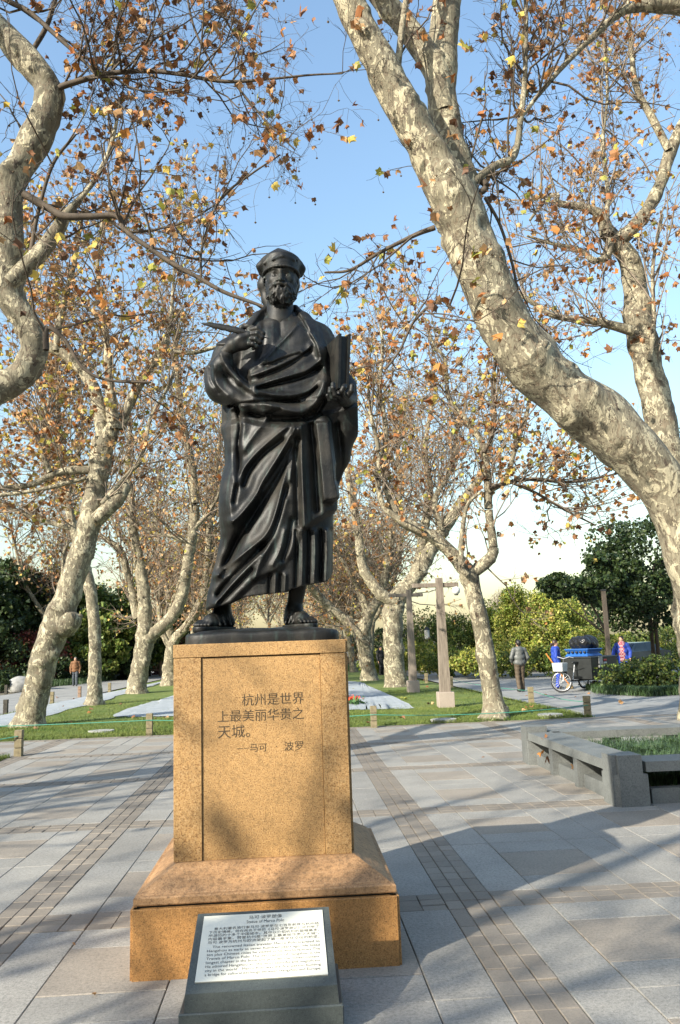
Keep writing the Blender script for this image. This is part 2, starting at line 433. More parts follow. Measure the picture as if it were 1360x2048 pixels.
# inscription, each line set by its place on the panel
def inscription(lines, size):
    for s, pxl, pyl, pxr in lines:
        a = AT(pxl, pyl, dy0+.0085); c = AT(pxr, pyl-(pxr-pxl)*.033, dy0+.0085)
        v, f = text_mesh('t', s, 1.0, None, None, None, None, None, .001, 'LEFT', 1.0, -.0045)
        w = v[:, 0].max()-v[:, 0].min(); h = v[:, 1].max()-v[:, 1].min()
        k = (c[0]-a[0])/w
        v = v-[v[:, 0].min(), v[:, 1].min(), 0]; v[:, :2] *= k; v[:, 2] *= .6
        part('inscription', put_text(v, (a[0], dy0+.0092, a[2]), (1, 0, 0), (0, 0, 1)), f, M_ins, pan)
inscription([('杭州是世界', 484, 1412, 608), ('上最美丽华贵之', 435, 1445, 608), ('天城。', 436, 1477, 500), ('一', 474, 1498, 486), ('一', 488, 1497, 498), ('马可', 500, 1504, 534), ('·', 552, 1494, 554), ('波罗', 569, 1502, 606)], 1)
MB().box((-.78, 4.50, -.005), (.45, 5.72, .02)).build('footing', M_dark, ped)

# ------------------------------------------------------------------ plaque on its stand
M_green = granite('dark_green_granite', (.068, .078, .071), (.03, .036, .034), (.12, .13, .12), 240, .36, .66, .2, .5, .06)
M_plate = simple('cream_plate', (.74, .71, .585), .38, 0, .04, 2)
M_ink = simple('plate_lettering', (.02, .02, .022), .6)
st = thing('plaque_stand', (-.17, 3.95, 0), 'low dark green stone stand with a tilted cream information plate', 'plaque stand')
MB().box((-.520, 3.735, -.02), (.182, 4.20, .112), .008).build('lower_block', M_green, st)
fz, bz, fy, by = .185, .395, 3.750, 4.115
xl, xr = -.494, .158
V = [(xl-.004, fy-.004, .112), (xr+.006, fy-.004, .112), (xr+.006, by+.02, .112), (xl-.004, by+.02, .112), (xl, fy, fz), (xr, fy, fz), (xr-.014, by, bz), (xl+.014, by, bz)]
part('tilted_block', V, [(3, 2, 1, 0), (4, 5, 6, 7), (0, 1, 5, 4), (1, 2, 6, 5), (2, 3, 7, 6), (3, 0, 4, 7)], M_green, st)
A0 = np.array([xl, fy, fz]); uy = np.array([0, by-fy, bz-fz]); L = np.linalg.norm(uy); uy = uy/L; ux = np.array([1., 0, 0]); uz = np.cross(ux, uy)
def PLT(x, y, h): return np.array([-.168, fy, fz])+x*ux+y*uy+h*uz
hw0, hw1, y0, y1 = .289, .280, .050, L-.022
V = [PLT(-hw0, y0, .0005), PLT(hw0, y0, .0005), PLT(hw1, y1, .0005), PLT(-hw1, y1, .0005), PLT(-hw0, y0, .006), PLT(hw0, y0, .006), PLT(hw1, y1, .006), PLT(-hw1, y1, .006)]
plate = part('information_plate', V, [(3, 2, 1, 0), (4, 5, 6, 7), (0, 1, 5, 4), (1, 2, 6, 5), (2, 3, 7, 6), (3, 0, 4, 7)], M_plate, st)
H = y1-y0
rows = [('马可·波罗塑像', .915, .13, 'C', .040, .30), ('Statue of Marco Polo', .845, .0, 'C', .030, .34),
        ('意大利著名旅行家马可·波罗早在七百年前就与杭州结', .765, .10, 'R', .030, 0), ('下历史情缘。他在闻名于世的《马可·波罗游记》中列举了', .712, .02, 'R', .030, 0), ('所游历的十多个中国城市，其中以介绍杭州的篇幅最多，', .659, .02, 'R', .030, 0),
        ('内容最丰富，赞誉杭州是“世界上最美丽华贵之天城”。', .606, .02, 'R', .030, 0), ('马可·波罗为杭州与欧洲架起了第一座文化交往的桥梁。', .553, .02, 'R', .030, 0),
        ('The renowned Italian traveler Marco Polo traveled to', .483, .10, 'R', .024, 0), ('Hangzhou as early as seven hundred years ago. He listed', .425, .02, 'R', .024, 0), ('ten plus Chinese cities he visited in his world-famous The', .367, .02, 'R', .024, 0),
        ('Travels of Marco Polo. The description of Hangzhou is the', .309, .02, 'R', .024, 0), ('longest chapter in the book and provides the richest content.', .251, .02, 'R', .024, 0), ('He admired Hangzhou as “the most beautiful and magnificent', .193, .02, 'R', .024, 0),
        ('city in the world”. Marco Polo was the first person building', .135, .02, 'R', .024, 0), ('a bridge for cultural exchange between Hangzhou and Europe.', .077, .02, 'R', .024, 0)]
for s, yy, ind, mode, hh, wf in rows:
    v, f = text_mesh('t', s, 1.0, None, None, None, None, None, .0)
    v = v-[v[:, 0].min(), 0, 0]; w = v[:, 0].max()
    Wp = (hw0+hw1)-.05
    tw = Wp*wf if mode == 'C' else Wp*(1-ind*.55)-.004
    x0 = -tw/2+.01 if mode == 'C' else Wp/2-tw
    cj = ord(s[0]) > 255
    ky = (.0165 if cj else .0185) if mode != 'C' else (.022 if cj else .024)
    v = np.stack([v[:, 0]*tw/w, v[:, 1]*ky, v[:, 2]*0], -1)
    W3 = np.array([-.168, fy, fz])+(x0+v[:, :1])*ux+(y0+yy*H+v[:, 1:2])*uy+.0068*uz
    part('lettering', W3, f, M_ink, plate)

# ------------------------------------------------------------------ bench planter round the big tree
M_bench = granite('bench_granite', (.15, .157, .148), (.075, .082, .078), (.23, .238, .225), 190, .37, .66, .25, .6, .12, .1, .3, .5)
pcx, pcy, ph = 4.74, 9.60, 1.64
pl = thing('bench_planter', (pcx, pcy, 0), 'square grey granite bench planter with corner piers around the big leaning tree', 'planter')
def pier(cx, cy, sx, sy):
    w = .145
    q = [(-w, -w+.05), (-w+.05, -w+.05), (-w+.05, -w), (w, -w), (w, w), (-w, w)]
    q = [(cx+sx*x, cy+sy*y) for x, y in q]
    if sx*sy < 0: q = q[::-1]
    m = MB(); m.prism(q, -.03, .485); o = m.build('corner_pier', M_bench, pl)
    q2 = [(cx+sx*x, cy+sy*y) for x, y in [(-.14, -.085), (-.085, -.14), (.195, -.14), (.195, .195), (-.14, .195)]]
    if sx*sy < 0: q2 = q2[::-1]
    m = MB(); m.prism(q2, -.03, .30); part('pier_base', np.array(m.V), m.F, M_bench, o)
for sx in (1, -1):
    for sy in (1, -1): pier(pcx-sx*(ph-.15), pcy-sy*(ph-.15), sx, sy)
i0 = ph-.335
for k in range(4):
    ca, sa = [(1, 0), (0, 1), (-1, 0), (0, -1)][k]
    def T(x, y): return (pcx+x*ca-y*sa, pcy+x*sa+y*ca)
    cuts = np.linspace(-i0, i0, 4)
    for a in range(3):
        q = [T(cuts[a]+.002, -ph+.02), T(cuts[a+1]-.002, -ph+.02), T(cuts[a+1]-.002, -ph+.44), T(cuts[a]+.002, -ph+.44)]
        m = MB(); m.prism(q, .318, .415); m.build('seat_slab', M_bench, pl)
        q = [T(cuts[a]+.07, -ph+.10), T(cuts[a+1]-.07, -ph+.10), T(cuts[a+1]-.07, -ph+.22), T(cuts[a]+.07, -ph+.22)]
        m = MB(); m.prism(q, -.03, .145); m.build('low_kerb', M_bench, pl)
    for a in range(1, 3):
        q = [T(cuts[a]-.06, -ph+.035), T(cuts[a]+.06, -ph+.035), T(cuts[a]+.06, -ph+.40), T(cuts[a]-.06, -ph+.40)]
        m = MB(); m.prism(q, -.03, .3165); m.build('seat_support', M_bench, pl)
so_ = part('planting_soil', [(pcx-ph+.2, pcy-ph+.2, .10), (pcx+ph-.2, pcy-ph+.2, .10), (pcx+ph-.2, pcy+ph-.2, .10), (pcx-ph+.2, pcy+ph-.2, .10)], [(0, 1, 2, 3)], M_soil, pl)
M_lir = simple('strap_leaf_grass', (.045, .085, .025), .55, 0, .5, 5)
def strap_grass(n, xy, h=(.2, .38), w=.007, z=0.08):
    K = 4; N = len(xy)
    a = rng.uniform(0, 6.28, N); hh = rng.uniform(*h, N); out = rng.uniform(.1, .34, N)
    t = np.linspace(0, 1, K)
    x = xy[:, 0:1]+np.cos(a)[:, None]*out[:, None]*t**1.8; y = xy[:, 1:2]+np.sin(a)[:, None]*out[:, None]*t**1.8
    zz = z+hh[:, None]*(t*1.5-.75*t**2.4)
    c = np.stack([x, y, zz], -1); s = np.stack([-np.sin(a), np.cos(a), 0*a], -1)[:, None]*(w*(1-t*.85))[None, :, None]
    V = np.stack([c-s, c+s], 2).reshape(-1, 3)
    b = (np.arange(N)*2*K)[:, None]+(np.arange(K-1)*2)[None]
    return V, np.stack([b, b+1, b+3, b+2], -1).reshape(-1, 4)
cl = rng.uniform(-1.12, 1.12, (230, 2)); xy = (cl[:, None]+rng.normal(0, .05, (230, 42, 2))).reshape(-1, 2)+[pcx, pcy]
V, F = strap_grass(0, xy)
o = part('strap_leaf_grass', V, F, M_lir); setp(o, 'dark green strap leaved grass growing inside the granite bench planter', 'grass', kind='stuff')
# ------------------------------------------------------------------ signed-distance sculpting
class SDF:
    def __init__(s, lo, hi, h):
        s.lo = np.array(lo, float); s.h = h; s.n = np.ceil((np.array(hi)-s.lo)/h).astype(int)+1
        s.ax = [(s.lo[k]+h*np.arange(s.n[k])).astype(np.float32) for k in range(3)]
        s.D = np.full(s.n, 9.0, np.float32)
    def sl(s, lo, hi):
        a = np.clip(np.floor((np.array(lo)-s.lo)/s.h).astype(int), 0, s.n); b = np.clip(np.ceil((np.array(hi)-s.lo)/s.h).astype(int)+1, 0, s.n)
        return tuple(slice(i, j) for i, j in zip(a, b))
    def xyz(s, sl):
        return s.ax[0][sl[0]][:, None, None], s.ax[1][sl[1]][None, :, None], s.ax[2][sl[2]][None, None, :]
    def comb(s, sl, d, k, op):
        A = s.D[sl]
        if A.size == 0: return
        if op == 'u':
            if k > 0:
                h = np.maximum(k-np.abs(A-d), 0)/k; s.D[sl] = np.minimum(A, d)-h*h*k*.25
            else: s.D[sl] = np.minimum(A, d)
        else:
            d = -d
            if k > 0:
                h = np.maximum(k-np.abs(A-d), 0)/k; s.D[sl] = np.maximum(A, d)+h*h*k*.25
            else: s.D[sl] = np.maximum(A, d)
    def cap(s, a, b, ra, rb=None, k=.02, op='u'):
        a = np.array(a, float); b = np.array(b, float); rb = ra if rb is None else rb
        m = max(ra, rb)+k+3*s.h; sl = s.sl(np.minimum(a, b)-m, np.maximum(a, b)+m); x, y, z = s.xyz(sl)
        ba = b-a; L = float(ba@ba)+1e-9
        t = np.clip(((x-a[0])*ba[0]+(y-a[1])*ba[1]+(z-a[2])*ba[2])/L, 0, 1)
        d = np.sqrt((x-a[0]-ba[0]*t)**2+(y-a[1]-ba[1]*t)**2+(z-a[2]-ba[2]*t)**2)-(ra+(rb-ra)*t)
        s.comb(sl, d, k, op)
    def chain(s, pts, rs, k=.02, op='u'):
        for i in range(len(pts)-1): s.cap(pts[i], pts[i+1], rs[i], rs[i+1], k, op)
    def ell(s, c, r, k=.02, op='u', rot=0.0):
        c = np.array(c, float); r = np.array(r, float); m = r.max()+k+3*s.h
        sl = s.sl(c-m, c+m); x, y, z = s.xyz(sl); x = x-c[0]; y = y-c[1]; z = z-c[2]
        if rot: ca, sa = math.cos(rot), math.sin(rot); x, y = x*ca+y*sa, -x*sa+y*ca
        q = np.sqrt((x/r[0])**2+(y/r[1])**2+(z/r[2])**2); g = np.sqrt((x/r[0]**2)**2+(y/r[1]**2)**2+(z/r[2]**2)**2)+1e-6
        s.comb(sl, q*(q-1)/g, k, op)
    def loft(s, rows, k=.02, p=2.3):
        """rows (z, cx, a, cy, b)"""
        R = np.array(sorted(rows)); z0, z1 = R[0, 0], R[-1, 0]
        sl = s.sl((-99, -99, z0-.03), (99, 99, z1+.03)); x, y, z = s.xyz(sl)
        cx, a, cy, b = (np.interp(z, R[:, 0], R[:, q]).astype(np.float32) for q in (1, 2, 3, 4))
        q = (np.abs((x-cx)/a)**p+np.abs((y-cy)/b)**p)**(1/p)
        d = np.maximum((q-1)*np.minimum(a, b), np.maximum(z0-z, z-z1))
        s.comb(sl, d, k, 'u')
    def mesh(s):
        D = s.D; D[0], D[-1] = 1, 1; D[:, 0] = 1; D[:, -1] = 1; D[:, :, 0] = 1; D[:, :, -1] = 1
        I = D < 0; nx, ny, nz = D.shape
        c = np.zeros((nx-1, ny-1, nz-1), np.uint8)
        for dx in (0, 1):
            for dy in (0, 1):
                for dz in (0, 1): c += I[dx:nx-1+dx, dy:ny-1+dy, dz:nz-1+dz]
        act = (c > 0) & (c < 8); idx = np.argwhere(act); M = len(idx)
        ids = np.full(act.shape, -1, np.int64); ids[act] = np.arange(M)
        acc = np.zeros((M, 3)); cnt = np.zeros(M)
        corners = [(dx, dy, dz) for dx in (0, 1) for dy in (0, 1) for dz in (0, 1)]
        for a in corners:
            for ax in range(3):
                if a[ax]: continue
                b = list(a); b[ax] = 1
                va = D[idx[:, 0]+a[0], idx[:, 1]+a[1], idx[:, 2]+a[2]]; vb = D[idx[:, 0]+b[0], idx[:, 1]+b[1], idx[:, 2]+b[2]]
                m = (va < 0) != (vb < 0); t = np.zeros(M); t[m] = va[m]/(va[m]-vb[m])
                pt = np.array(a, float)[None]+np.zeros((M, 3)); pt[:, ax] += t
                acc[m] += pt[m]; cnt[m] += 1
        V = s.lo+s.h*(idx+acc/cnt[:, None])
        Q = []
        for ax in range(3):
            o1, o2 = [(1, 2), (2, 0), (0, 1)][ax]
            sa = [slice(1, -1)]*3; sb = [slice(1, -1)]*3; sa[ax] = slice(0, -1); sb[ax] = slice(1, None)
            A = I[tuple(sa)]; Bq = I[tuple(sb)]
            e = np.argwhere(A != Bq); base = e.copy()
            for k in range(3):
                if k != ax: base[:, k] += 1
            fl = A[tuple(e.T)]
            def cell(u, v):
                q = base.copy(); q[:, o1] -= u; q[:, o2] -= v; return ids[q[:, 0], q[:, 1], q[:, 2]]
            f = np.stack([cell(1, 1), cell(0, 1), cell(0, 0), cell(1, 0)], -1)
            f[~fl] = f[~fl][:, ::-1]; Q.append(f)
        F = np.concatenate(Q); F = F[(F >= 0).all(1)]
        return V, F
def seg_dist(PX, PY, pts):
    d = np.full(PX.shape, 1e9, np.float32)
    for (x0, y0), (x1, y1) in zip(pts[:-1], pts[1:]):
        bx, by = x1-x0, y1-y0; t = np.clip(((PX-x0)*bx+(PY-y0)*by)/(bx*bx+by*by+1e-9), 0, 1)
        d = np.minimum(d, (PX-x0-bx*t)**2+(PY-y0-by*t)**2)
    return np.sqrt(d)
def smooth_line(pts, n=6):
    P = np.array(pts, float)
    if len(P) < 3: return [tuple(p) for p in P]
    Q = np.vstack([2*P[0]-P[1], P, 2*P[-1]-P[-2]]); out = []
    for i in range(1, len(Q)-2):
        for t in np.linspace(0, 1, n, endpoint=False):
            a, b, c, d = Q[i-1], Q[i], Q[i+1], Q[i+2]
            out.append(.5*((2*b)+(-a+c)*t+(2*a-5*b+4*c-d)*t*t+(-a+3*b-3*c+d)*t**3))
    out.append(P[-1]); return np.array(out)
def in_poly(PX, PY, poly):
    r = np.zeros(PX.shape, bool); n = len(poly)
    for i in range(n):
        x0, y0 = poly[i]; x1, y1 = poly[(i+1) % n]
        c = ((y0 > PY) != (y1 > PY)) & (PX < (x1-x0)*(PY-y0)/((y1-y0) if y1 != y0 else 1e-9)+x0); r ^= c
    return r
# ------------------------------------------------------------------ bronze statue
SY = 5.10
def S(px, py, dy=0.0): return AT(px, py, SY+dy)
UPX = float(np.linalg.norm(S(562, 900)-S(563, 900)))
def bronze():
    t = NT('dark_bronze'); v = t.geo()
    n1 = t.noise(v, 5, 6, .65); n2 = t.noise(v, 60, 4, .6); n3 = t.noise(t.geo((9, 9, 1.2)), 3, 5, .65)
    col = t.ramp(n1, [(.30, (.005, .005, .0047)), (.5, (.0115, .011, .0095)), (.72, (.034, .030, .023))])
    col = t.mix(t.ramp(n3, [(.54, 0.0), (.74, .5)]), col, (.045, .072, .062))
    rg = t.ramp(n1, [(.3, .42), (.7, .64)])
    t.bump(t.mix(.5, n2, n1), .22, .012)
    return t.fin(col, rg, .15, .38)
M_bronze = bronze()
statue = thing('bronze_statue', (-.17, 5.1, 1.668), 'dark bronze statue of a bearded robed man holding a quill and a book', 'statue')

# fold relief drawn over the robe (position in the picture only says where a fold lies; depth comes from the body)
PXG, PYG = np.meshgrid(np.arange(380, 745, dtype=np.float32), np.arange(590, 1290, dtype=np.float32), indexing='ij')
HM = np.zeros_like(PXG)
def fold(pts, w, h, taper=0.0):
    global HM
    d = seg_dist(PXG, PYG, smooth_line(pts)); HM += h*(1.25 if h > 0 else 1.7)*np.exp(-(d/(w*1.08))**(1.45 if h > 0 else 1.8))
def layer(poly, h, soft=2.5):
    global HM
    m = in_poly(PXG, PYG, poly); d = seg_dist(PXG, PYG, list(poly)+[poly[0]])
    sd = np.where(m, d, -d); HM += h*np.clip(.5+sd/(2*soft), 0, 1)
# big layers
layer([(592, 645), (577, 665), (553, 690), (530, 715), (497, 738), (505, 790), (600, 800), (660, 790), (650, 700), (625, 668)], 4)
layer([(588, 618), (605, 639), (618, 665), (634, 692), (642, 720), (650, 800), (735, 800), (735, 600)], 6)
layer([(530, 618), (517, 636), (504, 652), (492, 690), (430, 690), (430, 600)], 5)
layer([(400, 860), (440, 850), (482, 840), (530, 850), (590, 850), (640, 830), (735, 800), (735, 1010), (656, 1028), (606, 1058), (583, 1111), (555, 1142), (511, 1159), (463, 1208), (410, 1222), (400, 1000)], 8, 5)
layer([(630, 845), (656, 845), (666, 930), (677, 996), (664, 999), (646, 1004), (641, 940)], 9, 2.5)
# chest and belly
fold([(528, 640), (526, 690), (515, 730)], 5, -2); fold([(560, 642), (562, 672)], 4, -2.5); fold([(547, 642), (548, 690)], 5, 1.5)
fold([(594, 650), (578, 668), (553, 694), (530, 719), (500, 742)], 4, 3.5)
fold([(621, 690), (610, 703), (565, 726), (528, 742), (499, 752)], 5, 5); fold([(618, 703), (570, 735), (520, 755)], 4, -4)
fold([(640, 720), (613, 740), (581, 750), (544, 761), (510, 772)], 5, 6); fold([(642, 735), (600, 756), (550, 769), (516, 777)], 4, -5)
fold([(602, 700), (565, 712), (540, 724)], 4, 3); fold([(600, 708), (560, 722), (530, 732)], 3, -3)
fold([(638, 760), (618, 780), (586, 789), (549, 789), (512, 780)], 5, 5); fold([(636, 775), (612, 792), (585, 799)], 3, -4)
fold([(634, 693), (641, 730), (647, 790)], 4, 3); fold([(612, 640), (630, 680), (640, 710)], 6, 3)
# waist roll and swag
fold([(430, 775), (459, 797), (505, 795)], 9, 3); fold([(460, 812), (500, 805), (560, 803), (597, 802)], 3, -4.5)
fold([(482, 808), (512, 803), (545, 812), (580, 822), (610, 824), (634, 800), (647, 766)], 8, 9)
fold([(500, 826), (520, 833), (533, 830), (560, 820)], 4, -4); fold([(545, 838), (590, 835), (625, 820)], 7, -6)
fold([(490, 815), (484, 850), (482, 890)], 10, 4); fold([(510, 815), (531, 829), (528, 845), (508, 870), (488, 900)], 6, 4)
fold([(648, 800), (630, 830), (612, 838)], 5, -5)
# left cloak edge
fold([(475, 815), (481, 850), (477, 890), (479, 940), (468, 1005)], 4, -4.5); fold([(462, 820), (462, 880), (466, 950)], 7, 3)
# skirt folds fanning from the hip
fold([(578, 850), (541, 880), (505, 914), (483, 944), (475, 965)], 5, 6); fold([(565, 880), (530, 905), (500, 940), (488, 970)], 5, -6)
fold([(590, 856), (556, 914), (528, 958), (511, 992), (482, 1028), (466, 1043)], 6, 9); fold([(583, 890), (548, 945), (525, 978)], 3.5, -4)
fold([(592, 880), (578, 916), (544, 974), (507, 1030), (479, 1074), (450, 1139)], 9, -10)
fold([(468, 960), (462, 1005), (463, 1040)], 10, 5)
fold([(597, 858), (583, 900), (572, 940), (553, 1019), (533, 1067), (500, 1097), (458, 1130), (436, 1150)], 5.5, 8)
fold([(573, 975), (560, 1030), (545, 1072), (520, 1095)], 4.5, -5)
fold([(572, 1000), (556, 1050), (541, 1085), (520, 1125), (510, 1155)], 6, 6); fold([(528, 1090), (490, 1130), (455, 1165), (436, 1190)], 5, -6)
fold([(520, 1110), (480, 1150), (445, 1190), (430, 1208)], 5, 5); fold([(505, 1140), (465, 1180), (440, 1205)], 4, -4)
fold([(570, 1060), (560, 1100), (545, 1130)], 5, 4); fold([(585, 1040), (577, 1085), (566, 1120)], 5, -5)
fold([(602, 852), (603, 916), (606, 986), (609, 1052)], 5, 8); fold([(592, 900), (594, 980), (596, 1050)], 6, -6)
fold([(622, 850), (628, 920), (634, 1020)], 6, -8); fold([(588, 850), (586, 900), (580, 960)], 3, 4)
fold([(647, 850), (652, 920), (658, 995)], 5, -2); fold([(676, 850), (682, 920), (676, 960)], 6, -7)
# underskirt pleats
for i, x in enumerate((592, 604, 617, 629, 641, 653, 664)):
    fold([(x, 1062), (x+1, 1110), (x-1, 1172)], 3.2, 4 if i % 2 else -5)
for i, x in enumerate((540, 551, 561, 571)): fold([(x, 1150), (x-2, 1195)], 3, 4 if i % 2 else -4)
# sleeve
fold([(441, 708), (455, 735), (480, 762), (512, 788)], 4, 3); fold([(428, 730), (432, 765), (455, 790)], 6, 3); fold([(421, 735), (423, 760), (438, 785)], 4, -3)
fold([(445, 735), (460, 765), (490, 787)], 5, -2)
HM += (np.sin(PXG*.21+PYG*.13)*np.sin(PXG*.11-PYG*.17))*.2

body = SDF((-.80, 4.62, 1.74), (.46, 5.55, 3.98), .0062)
def rows(L):
    out = []
    for (y, l, r, cy, b) in L:
        a, c = S(l, y), S(r, y); out.append(((a[2]+c[2])/2, (a[0]+c[0])/2, (c[0]-a[0])/2, SY+cy, b))
    return out
body.loft(rows([(628, 530, 596, .03, .075), (640, 514, 624, .03, .10), (655, 492, 645, .02, .13), (690, 468, 664, .01, .165), (730, 472, 670, .0, .185), (780, 466, 676, .0, .20), (830, 456, 678, .0, .215),
                (880, 458, 664, .0, .21), (950, 460, 660, .0, .20), (1000, 463, 666, .0, .20), (1060, 455, 667, .0, .205), (1110, 444, 667, .0, .21), (1160, 433, 667, .0, .21), (1240, 412, 662, .0, .20)]), .0)
U = UPX
# knee pushes forward, hip and belly
body.ell(S(478, 1005, -.12), (.09, .09, .20), .08); body.ell(S(605, 990, -.06), (.10, .10, .3), .08); body.ell(S(570, 770, -.08), (.20, .12, .2), .08)
body.ell(S(525, 690, -.08), (.10, .085, .12), .06); body.ell(S(600, 690, -.08), (.10, .085, .12), .06)
# cloak over the left arm
body.chain([S(644, 678, .02), S(658, 726, .0), S(680, 788, -.03), S(686, 850, -.02), S(676, 915, .02), S(664, 985, .04)], [21*U, 24*U, 31*U, 29*U, 20*U, 9*U], .05)
body.chain([S(655, 800, -.13), S(690, 812, -.10), S(697, 850, -.05)], [20*U, 18*U, 14*U], .04)
body.chain([S(646, 850, -.17), S(655, 930, -.17), S(661, 990, -.17)], [9*U, 9*U, 9*U], .02)
# hanging cloak on the other side
body.chain([S(462, 800, .02), S(462, 860, .04), S(466, 930, .05), S(470, 1010, .06)], [19*U, 18*U, 12*U, 8*U], .03)
# shoulder, upper arm, elbow and sleeve
body.chain([S(492, 680, .0), S(456, 715, -.02), S(440, 752, -.08), S(446, 772, -.11)], [24*U, 29*U, 29*U, 30*U], .04)
body.chain([S(441, 764, -.12), S(446, 735, -.19), S(452, 712, -.23)], [29*U, 22*U, 14*U], .03)
body.chain([S(444, 772, -.12), S(474, 788, -.17), S(512, 794, -.19), S(550, 797, -.205), S(592, 800, -.205)], [29*U, 24*U, 15*U, 8*U, 4*U], .035)
body.ell(S(452, 780, -.12), (.105, .085, .085), .05)
# opening of the sleeve
body.chain([S(472, 715, -.17), S(487, 745, -.20), S(503, 774, -.22)], [11*U, 14*U, 4*U], .012, 's')
body.chain([S(444, 710, -.235), S(456, 737, -.25), S(480, 765, -.255), S(512, 788, -.245), S(545, 796, -.235)], [5*U, 5*U, 5*U, 4*U, 2*U], .014)
# swag of cloth below the waist
body.chain([S(490, 815, -.19), S(545, 818, -.215), S(605, 824, -.21), S(636, 798, -.19), S(648, 765, -.17)], [9*U, 13*U, 11*U, 9*U, 6*U], .03)
# cloak collar round the neck
body.chain([S(532, 620, .06), S(517, 637, -.02), S(500, 660, -.10)], [9*U, 10*U, 9*U], .025)
body.chain([S(590, 618, .06), S(606, 640, -.03), S(622, 672, -.10), S(638, 708, -.15)], [9*U, 11*U, 11*U, 9*U], .025)
# apply folds
X, Y, Z = body.xyz((slice(None),)*3)
near = np.abs(body.D) < .10
ii = np.argwhere(near)
P = np.stack([body.ax[0][ii[:, 0]], body.ax[1][ii[:, 1]], body.ax[2][ii[:, 2]]], -1).astype(float)
pp = project(P); gx = np.clip(pp[:, 0]-380, 0, HM.shape[0]-1.01); gy = np.clip(pp[:, 1]-590, 0, HM.shape[1]-1.01)
x0 = gx.astype(int); y0 = gy.astype(int); fx = gx-x0; fy_ = gy-y0
hv = HM[x0, y0]*(1-fx)*(1-fy_)+HM[x0+1, y0]*fx*(1-fy_)+HM[x0, y0+1]*(1-fx)*fy_+HM[x0+1, y0+1]*fx*fy_
wf = np.clip((SY+.03-P[:, 1])/.12, 0, 1); wb = np.clip((P[:, 1]-SY-.05)/.1, 0, 1)
back = 3.2*np.sin(P[:, 0]*42+2.2*np.sin(P[:, 2]*2.3))
hem = np.interp(pp[:, 0], [405, 420, 463, 491, 520, 575, 583, 610, 655, 668, 690], [1226, 1218, 1207, 1194, 1190, 1184, 1178, 1171, 1163, 1142, 1000])
dn = body.D[tuple(ii.T)]-(hv*wf+back*wb)*U
body.D[tuple(ii.T)] = np.maximum(dn, (pp[:, 1]-hem)*U*.9)
inner = body.D < -.05
jj = np.argwhere(inner)
P2 = np.stack([body.ax[0][jj[:, 0]], body.ax[1][jj[:, 1]], body.ax[2][jj[:, 2]]], -1).astype(float); p2 = project(P2)
hem2 = np.interp(p2[:, 0], [405, 420, 463, 491, 520, 575, 583, 610, 655, 668, 690], [1226, 1218, 1207, 1194, 1190, 1184, 1178, 1171, 1163, 1142, 1000])
body.D[tuple(jj.T)] = np.maximum(body.D[tuple(jj.T)], (p2[:, 1]-hem2)*U*.9)
V, F = body.mesh()
part('robe', V, F, M_bronze, statue, True)

# head
hd = SDF(S(500, 668, -.24), S(625, 490, .24)+np.array([0, 0, .05]), .0036)
hd.cap(S(561, 600, .02), S(560, 650, .0), .084, .102, 0)
hd.ell(S(562, 553, .0), (.111, .130, .150), .02); hd.ell(S(562, 577, -.035), (.090, .100, .115), .03)
hd.cap(S(546, 560, -.085), S(552, 552, -.10), .026, .02, .03); hd.cap(S(579, 560, -.085), S(573, 552, -.10), .026, .02, .03)
hd.chain([S(538, 539, -.098), S(548, 536, -.122), S(561, 540, -.128), S(574, 536, -.122), S(584, 539, -.098)], [.010, .014, .012, .014, .010], .012)
for ex in (548.5, 574.5):
    hd.ell(S(ex, 546.5, -.138), (.025, .024, .017), .010, 's')
    hd.ell(S(ex, 546.5, -.103), (.019, .019, .017), .002)
    hd.chain([S(ex-7, 546, -.106), S(ex, 542.5, -.121), S(ex+7, 546, -.106)], [.004, .0055, .004], .004)
    hd.chain([S(ex-7, 547, -.105), S(ex, 550.5, -.117), S(ex+7, 547, -.105)], [.003, .0045, .003], .004)
    hd.ell(S(ex+.5, 546.5, -.124), (.006, .005, .006), .002, 's')
hd.chain([S(561, 540, -.125), S(560.5, 551, -.148), S(560.5, 558.5, -.172)], [.010, .012, .016], .012)
hd.ell(S(554.5, 561, -.150), (.012, .014, .010), .008); hd.ell(S(567, 561, -.150), (.012, .014, .010), .008)
hd.ell(S(556.5, 563.5, -.158), (.005, .006, .005), .003, 's'); hd.ell(S(565, 563.5, -.158), (.005, .006, .005), .003, 's')
# beard
hd.ell(S(562, 590, -.075), (.092, .086, .074), .02); hd.cap(S(540, 572, -.04), S(548, 596, -.06), .032, .036, .02); hd.cap(S(586, 572, -.04), S(577, 596, -.06), .032, .036, .02)
r2 = np.random.default_rng(3)
for k in range(150):
    a = r2.uniform(-1.45, 1.45); zz = r2.uniform(-1, .75); rr = .88*math.sqrt(max(0.05, 1-.55*zz*zz))
    c = S(562, 588, -.075)+np.array([.094*rr*math.sin(a), -.090*rr*math.cos(a), .074*zz])
    d = np.array([r2.normal(0, .010), 0, -.022])
    hd.cap(c, c+d, r2.uniform(.008, .013), .005, .004)
for sgn in (-1, 1):
    for k in range(16):
        c = S(562+sgn*(27+r2.uniform(-2, 2)), 562+k*2.0, -.045+r2.uniform(-.02, .02)); hd.cap(c, c+[0, 0, -.02], r2.uniform(.009, .014), .007, .004)
for sgn in (-1, 1):
    hd.chain([S(560.5+sgn*2, 566, -.160), S(560.5+sgn*12, 569, -.150), S(560.5+sgn*19, 577, -.130), S(560.5+sgn*20, 586, -.118)], [.011, .014, .012, .006], .006)
hd.cap(S(553, 574, -.150), S(568, 574, -.150), .008, .008, .006, 's'); hd.ell(S(560.5, 578, -.146), (.018, .010, .007), .005)
